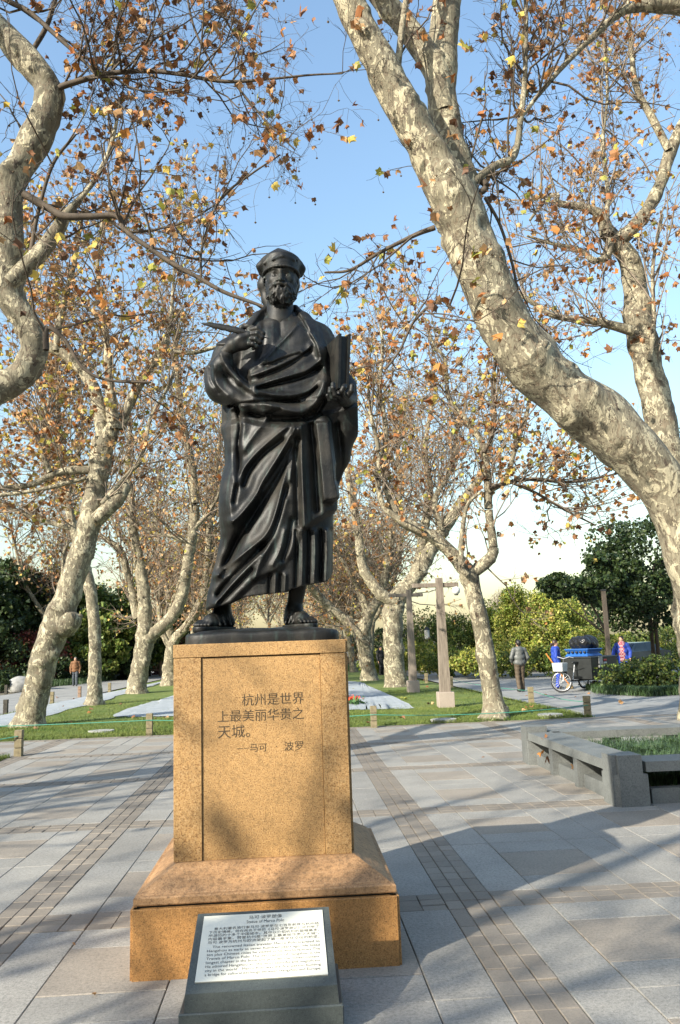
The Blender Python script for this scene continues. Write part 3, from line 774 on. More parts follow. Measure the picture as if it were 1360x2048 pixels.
# ears and hair
hd.ell(S(529.5, 562, -.012), (.016, .022, .036), .006); hd.ell(S(529.5, 562, -.025), (.008, .012, .02), .004, 's')
hd.ell(S(594, 562, -.0), (.012, .022, .034), .006)
hd.chain([S(533, 545, .06), S(528, 570, .075), S(534, 600, .075), S(538, 622, .06)], [.042, .040, .032, .022], .03)
hd.chain([S(589, 545, .045), S(588, 572, .055), S(584, 598, .06)], [.036, .034, .024], .03)
hd.cap(S(562, 560, .09), S(562, 612, .09), .08, .06, .03)
for k in range(60):
    s_ = -1 if k % 2 else 1; c = S(562+s_*(28+r2.uniform(-3, 4)), 548+r2.uniform(0, 48), .065+r2.uniform(-.03, .06)); hd.cap(c, c+[s_*-.004, 0, -.035], .012, .006, .006)
V, F = hd.mesh(); part('head', V, F, M_bronze, statue, True)
# cap
cp = SDF(S(500, 575, -.24), S(625, 488, .30)+np.array([0, 0, .06]), .0042)
zc = S(562, 530.5, -.146)[2]; ccx = S(562, 540)[0]
cp.loft([(zc-.010, ccx, .121, SY+.0, .149), (zc+.03, ccx+.001, .123, SY+.0, .151), (zc+.07, ccx+.002, .132, SY+.008, .157), (zc+.100, ccx+.002, .135, SY+.015, .158), (zc+.122, ccx+.0, .118, SY+.022, .140), (zc+.155, ccx-.004, .078, SY+.024, .095), (zc+.182, ccx-.006, .042, SY+.025, .052), (zc+.190, ccx-.006, .012, SY+.025, .016)], 0, 2.0)
cp.chain([S(520, 548, .02), S(519, 533, .0), S(530, 521, -.03)], [.008, .014, .012], .04); cp.chain([S(602, 550, .04), S(604, 538, .03), S(594, 520, .01)], [.014, .016, .012], .04)
for pts, r in (([(533, 546, -.10), (543, 529, -.14), (560, 521.5, -.158), (578, 524, -.146), (592, 541, -.10)], .0025), ([(535, 527, -.12), (556, 515, -.158), (575, 517, -.15)], .006), ([(557, 500, -.05), (575, 509, -.09), (594, 523, -.08)], .006)):
    cp.chain([S(*p) for p in pts], [r]*len(pts), .006, 's')
cp.chain([S(528, 527, -.09), S(545, 512, -.10), S(556, 500, -.03)], [.008, .010, .010], .02); cp.chain([S(545, 519, -.145), S(565, 512, -.14), S(588, 520, -.11)], [.006, .008, .006], .015)
rim = [(ccx+.123*math.sin(a_), SY-.151*math.cos(a_), zc-.004) for a_ in np.linspace(-2.2, 2.2, 25)]
cp.chain(rim, [.0075]*25, .004)
cp.ell((ccx, SY, zc-.03), (.108, .134, .06), .01, 's')
V, F = cp.mesh(); part('cap', V, F, M_bronze, statue, True)

# writing hand with forearm
hn = SDF(S(430, 735, -.36), S(545, 640, -.10)+np.array([0, 0, .04]), .0034)
hn.chain([S(449, 722, -.20), S(452, 705, -.235), S(466, 690, -.265)], [.042, .040, .036], 0)
hn.chain([S(466, 690, -.265), S(482, 679, -.275), S(497, 672, -.28)], [.036, .036, .034], .02)
hn.chain([S(470, 695, -.262), S(488, 690, -.27), S(500, 686, -.275)], [.03, .030, .028], .02)
fing = [([(498, 661), (514, 657), (526, 667), (523, 677)], .0155), ([(499, 669), (514, 667), (524, 675), (517, 682)], .0155), ([(499, 678), (511, 678), (520, 684), (511, 690)], .0145), ([(496, 687), (506, 688), (514, 693), (506, 697)], .0130)]
for i, (pts, r) in enumerate(fing):
    hn.chain([S(pts[0][0], pts[0][1], -.285), S(pts[1][0], pts[1][1], -.325), S(pts[2][0], pts[2][1], -.32), S(pts[3][0], pts[3][1], -.285)], [r*1.1, r*1.08, r, r*.85], .006)
hn.chain([S(478, 668, -.265), S(484, 655, -.275), S(496, 652, -.285), S(506, 654, -.29)], [.020, .017, .0145, .012], .012)
V, F = hn.mesh(); part('writing_hand', V, F, M_bronze, statue, True)
# quill
q0, q1 = S(401, 646, -.30), S(538, 677, -.30)
n = 26; t = np.linspace(0, 1, n); bow = np.sin(t*np.pi)*.006
wv = np.interp(t, [0, .05, .2, .45, .6, .66, .9, 1], [.001, .008, .019, .022, .020, .007, .006, .001])
wt = np.interp(t, [0, .1, .6, .66, .9, 1], [.001, .006, .008, .007, .006, .001])
ax = (q1-q0)/np.linalg.norm(q1-q0); up = np.cross([0, -1, 0], ax); up /= np.linalg.norm(up); fw = np.cross(ax, up)
V = []; F = []
for i in range(n):
    c = q0+(q1-q0)*t[i]+up*bow[i]
    for a in range(8):
        an = a*math.pi/4; V.append(c+up*wv[i]*math.cos(an)*(1+.12*math.sin(i*2.1+a))+fw*wt[i]*math.sin(an))
for i in range(n-1):
    for a in range(8): F.append((i*8+a, i*8+(a+1) % 8, i*8+8+(a+1) % 8, i*8+8+a))
part('quill', V, F, M_bronze, statue, True)
# book: a cover board, its pages, a second board
nt, nb = S(678, 667, -.34), S(676, 776, -.34)
vl = S(643, 702, -.05)-nt; vl2 = S(650, 797, -.05)-nb
wr = S(702, 668, -.31)-nt; wr2 = S(697.5, 776, -.31)-nb
def hexa(a, b, c, d, e, f, g, h): return [a, b, c, d, e, f, g, h], [(3, 2, 1, 0), (4, 5, 6, 7), (0, 1, 5, 4), (1, 2, 6, 5), (2, 3, 7, 6), (3, 0, 4, 7)]
bk = bpy.data.objects.new('book', None); COL.objects.link(bk); bk.parent = statue
def slab(u0, u1, v0, v1, t0, t1):
    """u along the fore edge (thickness), v along the cover, t height 0 bottom..1 top"""
    def Q(u, v, tt): return (nb+wr2*u+vl2*v)*(1-tt)+(nt+wr*u+vl*v)*tt
    return hexa(Q(u0, v0, t0), Q(u1, v0, t0), Q(u1, v1, t0), Q(u0, v1, t0), Q(u0, v0, t1), Q(u1, v0, t1), Q(u1, v1, t1), Q(u0, v1, t1))
for nm, a in (('cover', (0, .22, 0, 1, 0, 1)), ('cover', (.80, 1.0, 0, 1, 0, 1)), ('spine', (.22, .80, .94, 1.0, .0, 1.0)), ('page_block', (.225, .795, .045, .935, .045, .97))):
    V, F = slab(*a); o = part(nm, V, F, M_bronze, statue); o.parent = bk
# hand under the book
h2 = SDF(S(652, 815, -.42), S(722, 755, -.02)+np.array([0, 0, .03]), .0036)
h2.chain([S(700, 800, -.10), S(690, 800, -.22), S(682, 792, -.29)], [.05, .046, .04], 0)
for pts, r in (([(680, 794, -.31), (670, 790, -.37), (666, 776, -.385), (666, 768, -.375)], .0145), ([(676, 798, -.28), (664, 795, -.33), (660, 784, -.345), (660, 777, -.335)], .0140), ([(674, 800, -.24), (660, 800, -.27), (655, 791, -.285)], .0130), ([(686, 790, -.33), (684, 782, -.385), (687, 776, -.39), (689, 772, -.375)], .0155), ([(696, 792, -.28), (703, 782, -.31), (704, 772, -.31)], .0165)):
    h2.chain([S(*p) for p in pts], [r*1.1]+[r]*(len(pts)-1), .008)
V, F = h2.mesh(); part('book_hand', V, F, M_bronze, statue, True)

# feet
def foot(heel, ball, toe, shin_top, ankle, side):
    zb = 1.755
    lo = np.minimum.reduce([heel, ball, toe, shin_top, ankle])-.12; hi = np.maximum.reduce([heel, ball, toe, shin_top, ankle])+.10; lo[2] = zb-.03
    f = SDF(lo, hi, .0042)
    def gz(p, z): q = np.array(p, float); q[2] = z; return q
    d = toe-heel; d[2] = 0; d /= np.linalg.norm(d); sd_ = np.array([-d[1], d[0], 0])
    f.chain([shin_top, ankle], [.056, .048], 0)
    f.chain([gz(ankle, zb+.10), gz(heel, zb+.055)], [.048, .044], .03)
    f.chain([gz(heel, zb+.05), gz(ball, zb+.048)], [.042, .046], .02); f.cap(gz(ankle, zb+.10), gz(ball, zb+.055), .044, .035, .04)
    f.ell(gz(ball, zb+.04)+sd_*.0, (.055, .055, .034), .02)
    for k, o_ in enumerate((-.042, -.020, .0, .019, .037)):
        l = [.085, .083, .075, .066, .054][k] if side > 0 else [.054, .066, .075, .083, .085][k]; r = [.020, .015, .014, .013, .012][k] if side > 0 else [.012, .013, .014, .015, .020][k]
        b0 = gz(ball, zb+.040)+sd_*o_; f.chain([b0, b0+d*l*.6+[0, 0, .006], b0+d*l+[0, 0, -.008]], [r*1.1, r, r*.9], .005)
    for tt in (.25, .6, .9):                                   # sandal straps
        c = gz(heel+(ball-heel)*tt, zb+.05); 
        f.chain([c-sd_*.062+[0, 0, -.02], c-sd_*.035+[0, 0, .052-tt*.018], c+sd_*.035+[0, 0, .052-tt*.018], c+sd_*.062+[0, 0, -.02]], [.008]*4, .004)
    V, F = f.mesh(); o = part('foot', V, F, M_bronze, statue, True)
    s = SDF(lo, hi, .005); s.chain([gz(heel, zb+.008), gz(ball, zb+.008), gz(toe, zb+.008)], [.055, .066, .052], 0)
    X, Y, Z = s.xyz((slice(None),)*3); s.D = np.maximum(s.D, np.abs(Z-(zb+.004))-.017).astype(np.float32)
    V, F = s.mesh(); s_o = part('sandal_sole', V, F, M_bronze, statue, True)
foot(S(455, 1246, .04), S(422, 1250, -.08), S(402, 1253, -.15), S(447, 1195, .05), S(444, 1225, .03), 1)
foot(S(582, 1244, .04), S(604, 1247, -.07), S(619, 1249, -.13), S(597, 1165, .05), S(588, 1218, .04), -1)
# cast base, slightly domed
m = MB(); V = []; F = []
cx, cy, hx, hy = -.176, 5.11, .456, .40
na, nr = 64, 12
ang = np.arange(na)*2*math.pi/na
ca, sa = np.cos(ang), np.sin(ang); k = (np.abs(ca)**8+np.abs(sa)**8)**(-1/8)
ex, ey = ca*k*hx, sa*k*hy
jit = 1+.006*np.sin(ang*7)+.004*np.sin(ang*13+1)
prof = [(1.0, 1.668), (1.0, 1.69), (.998, 1.712), (.99, 1.724), (.97, 1.732), (.92, 1.738), (.8, 1.746), (.6, 1.754), (.4, 1.758), (.2, 1.760), (.05, 1.760)]
for (q, z) in prof:
    for i in range(na): V.append((cx+ex[i]*q*jit[i], cy+ey[i]*q*jit[i], z+(.003*math.sin(ex[i]*q*23+ey[i]*q*17) if z > 1.70 else 0)))
for r_ in range(len(prof)-1):
    for i in range(na): j = (i+1) % na; F.append((r_*na+i, r_*na+j, r_*na+na+j, r_*na+na+i))
F.append(tuple((len(prof)-1)*na+i for i in range(na)))
part('cast_base', V, F, M_bronze, statue, True)
# ------------------------------------------------------------------ plane trees
def bark_mat():
    t = NT('plane_bark'); v = t.coord((1, 1, .62))
    big = t.noise(v, 1.1, 5, .6)
    base = t.ramp(big, [(.32, (.12, .107, .07)), (.5, (.20, .175, .118)), (.68, (.27, .235, .16))])
    pa = t.noise(v, 5.5, 3, .55, .9); pb = t.noise(t.coord((1.1, 1.1, .8)), 9.5, 3, .6, 1.2); pc = t.noise(t.coord((1, 1, .5)), 15, 4, .65, .8); pd = t.noise(v, 3.2, 6, .7, 1.5)
    col = t.mix(t.ramp(pa, [(.535, 0.0), (.548, 1.0)]), base, (.405, .36, .245))
    col = t.mix(t.ramp(pb, [(.575, 0.0), (.585, .9)]), col, (.165, .13, .085))
    col = t.mix(t.ramp(pd, [(.57, 0.0), (.60, .85)]), col, (.105, .085, .055))
    col = t.mix(t.ramp(pb, [(.355, 1.0), (.37, 0.0)]), col, (.50, .44, .29))
    col = t.mix(t.ramp(pc, [(.605, 0.0), (.625, .9)]), col, (.065, .045, .03))
    n2 = t.noise(t.coord((1, 1, .25)), 34, 5, .7)
    col = t.mix(1.0, col, t.ramp(n2, [(.30, .60), (.62, 1.12)]), 'MULTIPLY')
    hgt = t.mix(.5, n2, t.mix(.5, t.ramp(pa, [(.53, .2), (.55, .8)]), t.ramp(pb, [(.57, 1.0), (.59, .1)])))
    t.bump(hgt, .9, .03)
    return t.fin(col, .85)
M_bark = bark_mat()
M_twig2 = simple('sunlit_twig_bark', (.19, .15, .11), .85, 0, .4, 5)  # lighter copy: sunlit tone of the farther twigs put into the colour
M_twig = simple('twig_bark', (.075, .056, .038), .85, 0, .45, 9)  # darkened in the colour toward the look of backlit fine twigs
def leaf_mat(name, src, trans=.24, rough=.6):
    t = NT(name)
    if src == 'attr':
        a = t.n('ShaderNodeAttribute'); a.attribute_name = 'Col'; col = a.outputs['Color']
    else: col = t.ramp(t.objrand(), src, 'CONSTANT')
    t.fin(col, rough); t.b.inputs['Specular IOR Level'].default_value = .25
    tr = t.n('ShaderNodeBsdfTranslucent'); t.l(col, tr.inputs[0]); ms = t.n('ShaderNodeMixShader'); ms.inputs[0].default_value = trans
    t.l(t.b.outputs[0], ms.inputs[1]); t.l(tr.outputs[0], ms.inputs[2]); t.l(ms.outputs[0], t.out.inputs[0])
    return t.m
AUT = np.array([(.36, .175, .075), (.24, .11, .05), (.44, .25, .11), (.52, .33, .16), (.15, .075, .04), (.44, .19, .05), (.50, .38, .09), (.33, .32, .07), (.33, .13, .045), (.34, .20, .10)])
M_leafA = leaf_mat('plane_leaf', 'attr')
M_leafO = leaf_mat('plane_leaf_near', [(i/10., tuple(c)) for i, c in enumerate(AUT)])
M_ball = simple('seed_ball', (.10, .07, .04), .9, 0, .4, 30)

def leaf_shape(fold=.35, curl=.2):
    pol = [(90, 1.0), (68, .64), (44, .90), (16, .60), (-22, .74), (-55, .50), (-90, .25)]
    pts = [(r*math.cos(math.radians(a)), r*math.sin(math.radians(a))) for a, r in pol]
    pts = pts+[(-x, y) for x, y in pts[-2:0:-1]]
    V = [(0, .05, .04)]+[(x, y, -abs(x)*fold-curl*(y-.2)**2) for x, y in pts]
    n = len(pts)
    V = np.array(V); V = V/np.abs(V-V.mean(0)).max()*.9
    return V-[0, -.25, 0], np.array([(0, 1+(i+1) % n, 1+i) for i in range(n)])
LV = [leaf_shape(f, c) for f, c in ((.5, .3), (1.0, .5), (1.9, .7), (-.8, .6), (2.6, .3), (1.4, -.6))]
DV = (np.array([(0, 1., .1), (.55, .2, -.2), (0, -.4, .05), (-.55, .25, -.15)]), np.array([(0, 3, 1), (1, 3, 2)]))
def frames(N, rg, hang=.7):
    """random orthonormal frames whose +y axis mostly hangs downward"""
    y = rg.normal(0, 1, (N, 3)); y[:, 2] -= hang*2.2; y /= np.linalg.norm(y, axis=1)[:, None]
    z = rg.normal(0, 1, (N, 3)); z -= (z*y).sum(1)[:, None]*y; z /= np.linalg.norm(z, axis=1)[:, None]
    return np.stack([np.cross(y, z), y, z], -1)
def scatter(shapes, P, size, cols, rg, hang=.7):
    N = len(P); R = frames(N, rg, hang); V = []; F = []; C = []; off = 0
    which = rg.integers(0, len(shapes), N)
    for k, (v, f) in enumerate(shapes):
        m = which == k; n = m.sum()
        if n == 0: continue
        W = np.einsum('nij,vj->nvi', R[m], v)*size[m][:, None, None]+P[m][:, None]
        V.append(W.reshape(-1, 3)); F.append((f[None]+(np.arange(n)*len(v))[:, None, None]).reshape(-1, 3)+off); off += n*len(v)
        C.append(np.repeat(cols[m], len(v), 0))
    return np.concatenate(V), np.concatenate(F), np.concatenate(C)
def walk(start, d, L, K, rg, wob=.25, up=0.0, droop=0.0):
    M = len(start); P = np.empty((M, K, 3)); P[:, 0] = start; d = d/np.linalg.norm(d, axis=1)[:, None]
    st = (L/(K-1))[:, None]
    for k in range(1, K):
        d = d+rg.normal(0, wob, (M, 3)); d[:, 2] += up-droop*k/K; d /= np.linalg.norm(d, axis=1)[:, None]; P[:, k] = P[:, k-1]+d*st
    return P
def along(P, t):
    K = P.shape[1]; x = np.clip(t, 0, .999)*(K-1); i = x.astype(int); f = (x-i)[:, None]; m = np.arange(len(P))
    return P[m, i]*(1-f)+P[m, i+1]*f, P[m, i+1]-P[m, i]
def spline(pts, n=7):
    return smooth_line(pts, n)
class Tree:
    def __init__(s, base, label, name='plane_tree', group='plane trees', seed=1, crown_z=2.5):
        s.rg = np.random.default_rng(seed); s.o = thing(name, base, label, 'tree', group); s.limbs = []; s.bark = ([], []); s.nv = 0; s.thin = ([], []); s.nt = 0; s.cz = crown_z; s.base = np.array(base, float)
    def limb(s, pts, Y, grow=1.0, dY=0.0):
        """pts: (px, py, width px); Y: distance of the limb, dY change along it"""
        p = np.array(pts, float); n = len(p); q = []
        for i in range(n):
            Yi = Y+dY*i/max(1, n-1); w = AT(p[i, 0], p[i, 1], Yi); k = np.linalg.norm(AT(p[i, 0]+1, p[i, 1], Yi)-w); q.append((*w, p[i, 2]*k*.5))
        return s.limb3(q, grow)
    def limb3(s, q, grow=1.0):
        q = np.array(spline(q))
        if q[-1, 3] > .012:                            # rounded ends
            d_ = q[-1, :3]-q[-2, :3]; d_ /= np.linalg.norm(d_)+1e-9; r_ = q[-1, 3]
            q = np.vstack([q, np.r_[q[-1, :3]+d_*r_*.45, r_*.8], np.r_[q[-1, :3]+d_*r_*.75, r_*.35], np.r_[q[-1, :3]+d_*r_*.8, .004]])
        P = q[:, :3]; R = np.maximum(q[:, 3], .004)
        n = 14 if R.max() > .12 else (9 if R.max() > .04 else 6)
        if R.max() > .12:                              # finer rings for lumps on thick wood
            u = np.linspace(0, len(P)-1, len(P)*3-2); P = np.stack([np.interp(u, np.arange(len(P)), P[:, k]) for k in range(3)], -1); R = np.interp(u, np.arange(len(R)), R)
        n = 30 if R.max() > .12 else n
        V, F = tubes(P[None], R[None], n)
        if n >= 9:
            q2 = V*3.1+s.rg.uniform(0, 6, 3); rr = np.repeat(R, n)[:, None]; ctr_ = np.repeat(P, n, 0); nn = (V-ctr_)/(rr+1e-6)
            lump = np.sin(q2[:, 0]*1.3+1.7*np.sin(q2[:, 2]*.9))*np.sin(q2[:, 1]*1.1+q2[:, 2]*.8)+.6*np.sin(q2[:, 2]*2.7+q2[:, 0]*2.1)*np.sin(q2[:, 1]*2.9)+.35*np.sin(V[:, 2]*17+V[:, 0]*13)*np.sin(V[:, 1]*15+V[:, 2]*9)
            disp = .075*lump
            if n == 30:                                # knots, scars and swellings
                for kk in range(int(len(P)/5)):
                    a_ = s.rg.integers(0, len(V)); wk = rr[a_, 0]*s.rg.uniform(.16, .55); amp = s.rg.choice([-.12, .10, .20, .28])
                    d2 = ((V-V[a_])**2).sum(1)/wk**2; disp = disp+amp*np.exp(-d2)-(.22*np.exp(-d2*9) if amp > .15 else 0)
            V = V+nn*rr*disp[:, None]
        if R.max() < .05: s.thin[0].append(V); s.thin[1].append(F+s.nt); s.nt += len(V)
        else: s.bark[0].append(V); s.bark[1].append(F+s.nv); s.nv += len(V)
        s.limbs.append((P, R, grow)); return s
    def grow(s, n1=40, L1=(1.2, 2.6), n2=5, L2=(.5, 1.1), n3=5, L3=(.2, .5), up=.10, droop=.10, rmax=.09, leaves=1.0, leaf=.085, near=0, balls=0, shapes=None, pal=AUT, zmin=2.4, leafp=None, twr=1.0, clip=None, gap=None):
        rg = s.rg; S0 = []; D0 = []; R0 = []; Wt = []
        for P, R, g in s.limbs:
            T = np.gradient(P, axis=0); T /= np.linalg.norm(T, axis=1)[:, None]+1e-9
            seg = np.r_[np.linalg.norm(np.diff(P, axis=0), axis=1), 0]
            w = seg*g*np.where(R < rmax, 1.0, .12)*(P[:, 2] > zmin); w[-1] = w[-2]*2
            S0.append(P); D0.append(T); R0.append(R); Wt.append(w)
        S0, D0, R0, Wt = map(np.concatenate, (S0, D0, R0, Wt)); Wt = Wt/Wt.sum()
        i = rg.choice(len(S0), n1, p=Wt); st = S0[i]; d = D0[i]*.7+rg.normal(0, .65, (n1, 3)); d[:, 2] += .45
        L = rg.uniform(*L1, n1); A = walk(st, d, L, 7, rg, .20, up)
        if gap is not None:                            # the open sky between the trees
            pe = project(A[:, 3:].reshape(-1, 3)).reshape(n1, -1, 2); bad = in_poly(pe[..., 0], pe[..., 1], gap).any(1) & (rg.uniform(0, 1, n1) < .93)
            A = A[~bad]; i = i[~bad]; n1 = len(A)
        ra = np.minimum(R0[i]*.55, .022*twr)
        RA = ra[:, None]*np.linspace(1, .35, 7)[None]
        j = np.repeat(np.arange(n1), n2); t = rg.uniform(.2, 1, len(j)); st, dd = along(A[j], t); dd = dd/(np.linalg.norm(dd, axis=1)[:, None]+1e-9)
        B = walk(st, dd*.8+rg.normal(0, .7, (len(j), 3)), rg.uniform(*L2, len(j)), 5, rg, .25, up*.4, droop); rb = np.maximum(ra[j]*.4, .0042*twr)
        RB = rb[:, None]*np.linspace(1, .5, 5)[None]
        k = np.repeat(np.arange(len(j)), n3); t = rg.uniform(.15, 1, len(k)); st, dd = along(B[k], t); dd = dd/(np.linalg.norm(dd, axis=1)[:, None]+1e-9)
        C = walk(st, dd*.7+rg.normal(0, .8, (len(k), 3)), rg.uniform(*L3, len(k)), 4, rg, .3, 0, droop); RC = np.full((len(k), 4), .0030*twr); RC[:, -1] *= .6
        tv = []; tf = []; off = 0
        for P, R, n in ((A, RA, 5), (B, RB, 4), (C, RC, 3)):
            V, F = tubes(P, R, n); tv.append(V); tf.append(F+off); off += len(V)
        part('twigs', np.concatenate(tv), np.concatenate(tf), M_twig if near > 200 else M_twig2, s.o, False, kind='stuff')
        # leaves hang from the twigs
        nl = int(len(C)*leaves); q = rg.integers(0, len(C), nl); lp, _ = along(C[q], rg.uniform(.3, 1, nl))
        if clip is not None: lp = lp[clip(lp)]
        nl = len(lp); size = leaf*rg.uniform(.55, 1.2, nl); lp = lp-np.array([0, 0, 1.])*size[:, None]*.05
        if leafp is None: leafp = np.ones(len(pal))
        ci = rg.choice(len(pal), nl, p=np.array(leafp)/np.sum(leafp)); cols = pal[ci]*rg.uniform(.75, 1.2, (nl, 1))
        solo = np.zeros(nl, bool)
        if near:
            f = lp[:, 1] > .5; pxy = np.full((nl, 2), -999.); pxy[f] = project(lp[f]); ok = (pxy[:, 0] > 5) & (pxy[:, 0] < 1355) & (pxy[:, 1] > 5) & (pxy[:, 1] < 2000)
            sc = np.where(ok, size/np.linalg.norm(lp-CPOS, axis=1), -1); o_ = np.argsort(-sc)[:near]; solo[o_[sc[o_] > 0]] = True
            R = frames(solo.sum(), rg)
            for a, (p_, z_) in enumerate(zip(lp[solo], size[solo])):
                ob = bpy.data.objects.new('leaf', LEAFME[rg.integers(0, len(LEAFME))]); COL.objects.link(ob); ob.parent = s.o
                M4 = Matrix([list(R[a][r_]*z_)+[p_[r_]-s.base[r_]] for r_ in range(3)]+[[0, 0, 0, 1]]); ob.matrix_local = M4
        V, F, Cc = scatter(shapes or LV, lp[~solo], size[~solo], cols[~solo], rg)
        part('foliage', V, F, M_leafA, s.o, False, Cc, kind='stuff')
        if balls:
            q = rg.integers(0, len(C), balls); bp = C[q, -1]; ln = rg.uniform(.05, .14, balls)
            oc = np.array([(1, 0, 0), (-1, 0, 0), (0, 1, 0), (0, -1, 0), (0, 0, 1), (0, 0, -1)])*.0165
            of = np.array([(0, 2, 4), (2, 1, 4), (1, 3, 4), (3, 0, 4), (2, 0, 5), (1, 2, 5), (3, 1, 5), (0, 3, 5)])
            cc = bp-np.stack([0*ln, 0*ln, ln], -1)
            V = (cc[:, None]+oc[None]).reshape(-1, 3); F = (of[None]+(np.arange(balls)*6)[:, None, None]).reshape(-1, 3)
            part('seed_balls', V, F, M_ball, s.o, True, kind='stuff')
            V, F = tubes(np.stack([bp, cc], 1), np.full((balls, 2), .0018), 3); part('seed_stalks', V, F, M_twig, s.o, kind='stuff')
        s.finish()
    def finish(s):
        part('trunk', np.concatenate(s.bark[0]), np.concatenate(s.bark[1]), M_bark, s.o, True)
        if s.nt: part('thin_branches', np.concatenate(s.thin[0]), np.concatenate(s.thin[1]), M_twig, s.o, True, kind='stuff')
LEAFME = [mesh_data('leaf', v, f, M_leafO) for v, f in LV]
LPB = [3, 3, 2.4, 1.6, 3, 2, .5, .5, 2, 2]        # mostly dry brown
LPM = [2.2, 1.4, 3, 3.6, .8, 1.6, 3.2, 1.7, 1.0, 2.0]  # brown to yellow

GAP = [(570, -60), (575, 130), (600, 250), (620, 330), (590, 460), (620, 520), (720, 530), (800, 480), (850, 420), (800, 270), (740, 150), (690, 60), (640, -60)]
# big leaning tree in the planter
A = Tree((5.1, 9.6, .1), 'huge mottled plane tree leaning across the sky from the granite bench planter', seed=11)
A.limb([(1452, 1545, 170), (1448, 1500, 128), (1440, 1400, 108), (1416, 1250, 96), (1378, 1120, 90), (1336, 1000, 94), (1268, 900, 104), (1186, 826, 112), (1104, 765, 106), (1034, 690, 102), (985, 600, 98), (945, 500, 102), (915, 420, 100), (872, 332, 80), (832, 262, 74), (792, 190, 69), (752, 112, 65), (716, 40, 62), (690, -20, 58), (640, -150, 50), (590, -300, 36), (560, -450, 20)], 9.6, .6, -1.2)
A.limb([(945, 480, 60), (930, 420, 72), (915, 350, 62), (895, 265, 58), (884, 190, 58), (884, 130, 60), (890, 40, 56), (902, -40, 50), (920, -160, 40), (930, -330, 26)], 9.3, .6, .3)
A.limb([(890, 225, 36), (874, 150, 46), (850, 104, 49), (802, 42, 46), (758, -12, 44), (700, -110, 34), (640, -240, 22)], 9.3, .6, .3)
A.limb([(794, 160, 16), (798, 110, 13), (806, 40, 12), (818, -40, 10), (830, -160, 7)], 8.9, 1)
A.limb([(930, 385, 16), (955, 358, 16), (990, 332, 16), (1022, 318, 15), (1035, 290, 12), (1042, 230, 12), (1050, 150, 10), (1052, 40, 9), (1050, -60, 7)], 9.2, 1.6, .6)
A.limb([(915, 325, 14), (940, 345, 14), (972, 372, 15), (950, 395, 10), (945, 420, 8)], 9.3, 1)
A.limb([(870, 455, 11), (830, 470, 9), (760, 505, 7), (700, 540, 6), (650, 545, 4)], 9.2, 1.8, .4)
A.limb([(1042, 235, 8), (1085, 180, 9), (1140, 118, 10), (1190, 70, 13), (1250, 20, 18), (1330, 10, 30), (1420, 20, 36)], 9.6, 1.2, .3)
A.limb([(970, 395, 7), (1000, 450, 6), (1025, 530, 6), (1035, 585, 5)], 9.2, 1.2)
A.limb([(905, 620, 9), (880, 600, 8), (830, 640, 6), (800, 700, 5), (770, 740, 4)], 9.0, 1.5)
A.grow(90, (.9, 2.2), 5, (.35, .8), 5, (.15, .4), leaves=.42, leaf=.072, near=300, balls=420, leafp=LPB, twr=.8, rmax=.06, gap=GAP)

# tree behind it
Bt = Tree(G(1402, 1440), 'slender plane tree standing behind the huge leaning trunk', seed=5)
Bt.limb([(1402, 1440, 80), (1392, 1330, 62), (1378, 1180, 58), (1348, 985, 58), (1326, 862, 58), (1302, 762, 55), (1281, 662, 54), (1271, 592, 48), (1262, 530, 42), (1236, 490, 36), (1212, 466, 28)], 15.6, .3)
Bt.limb([(1240, 482, 26), (1288, 430, 26), (1320, 370, 24), (1345, 292, 24), (1378, 225, 22), (1420, 100, 18), (1440, -40, 12)], 15.5, .8)
Bt.limb([(1338, 300, 16), (1302, 232, 14), (1272, 172, 12), (1262, 90, 9), (1255, 0, 6)], 15.4, 1)
Bt.limb([(1214, 470, 28), (1202, 432, 20), (1172, 416, 16), (1117, 406, 13), (1114, 390, 9), (1090, 400, 7), (1060, 440, 5)], 15.4, 1.3)
Bt.limb([(1222, 478, 14), (1214, 512, 17), (1188, 521, 13), (1160, 500, 9), (1100, 486, 7), (1055, 472, 5)], 15.4, 1.2)
Bt.limb([(1266, 662, 22), (1222, 650, 17), (1180, 641, 15), (1110, 632, 12), (1060, 602, 9), (1018, 576, 6)], 15.3, 1.2)
Bt.limb([(1300, 722, 11), (1308, 640, 9), (1306, 530, 7), (1325, 430, 5)], 15.2, 1.2)
Bt.limb([(1212, 466, 12), (1215, 380, 9), (1205, 290, 8), (1215, 180, 6), (1205, 60, 4)], 15.4, 1.2)
Bt.grow(120, (1.0, 2.6), 5, (.5, 1.1), 5, (.2, .5), leaves=.42, leaf=.076, near=160, balls=420, leafp=LPB, rmax=.1)

# left foreground tree
C_ = Tree((-5.0, 9.6, 0), 'gnarled plane tree with dark twisting limbs entering beside the sky gap', seed=21)
cb = project(np.array([-5.0, 9.6, 0]))
C_.limb([(cb[0], cb[1], 150), (cb[0]+10, cb[1]-60, 118), (cb[0]+10, 1300, 108), (-140, 1050, 104), (-115, 900, 96), (-60, 812, 72), (0, 778, 62), (45, 748, 60), (68, 702, 54), (56, 650, 52), (24, 602, 56), (16, 560, 62), (14, 480, 62), (17, 400, 58), (36, 340, 58), (75, 272, 60), (97, 208, 56), (92, 166, 52), (56, 122, 56), (14, 76, 50), (-30, 20, 44), (-80, -90, 40), (-100, -260, 24)], 9.6, .4, -.6)
C_.limb([(-115, 900, 90), (-130, 760, 70), (-110, 600, 60), (-150, 420, 50), (-120, 250, 40), (-140, 60, 30), (-120, -150, 20)], 9.6, 1, -1.2)
C_.limb([(-125, 850, 60), (-260, 650, 50), (-380, 420, 40), (-470, 200, 26), (-520, 0, 16)], 9.8, .8, .8)
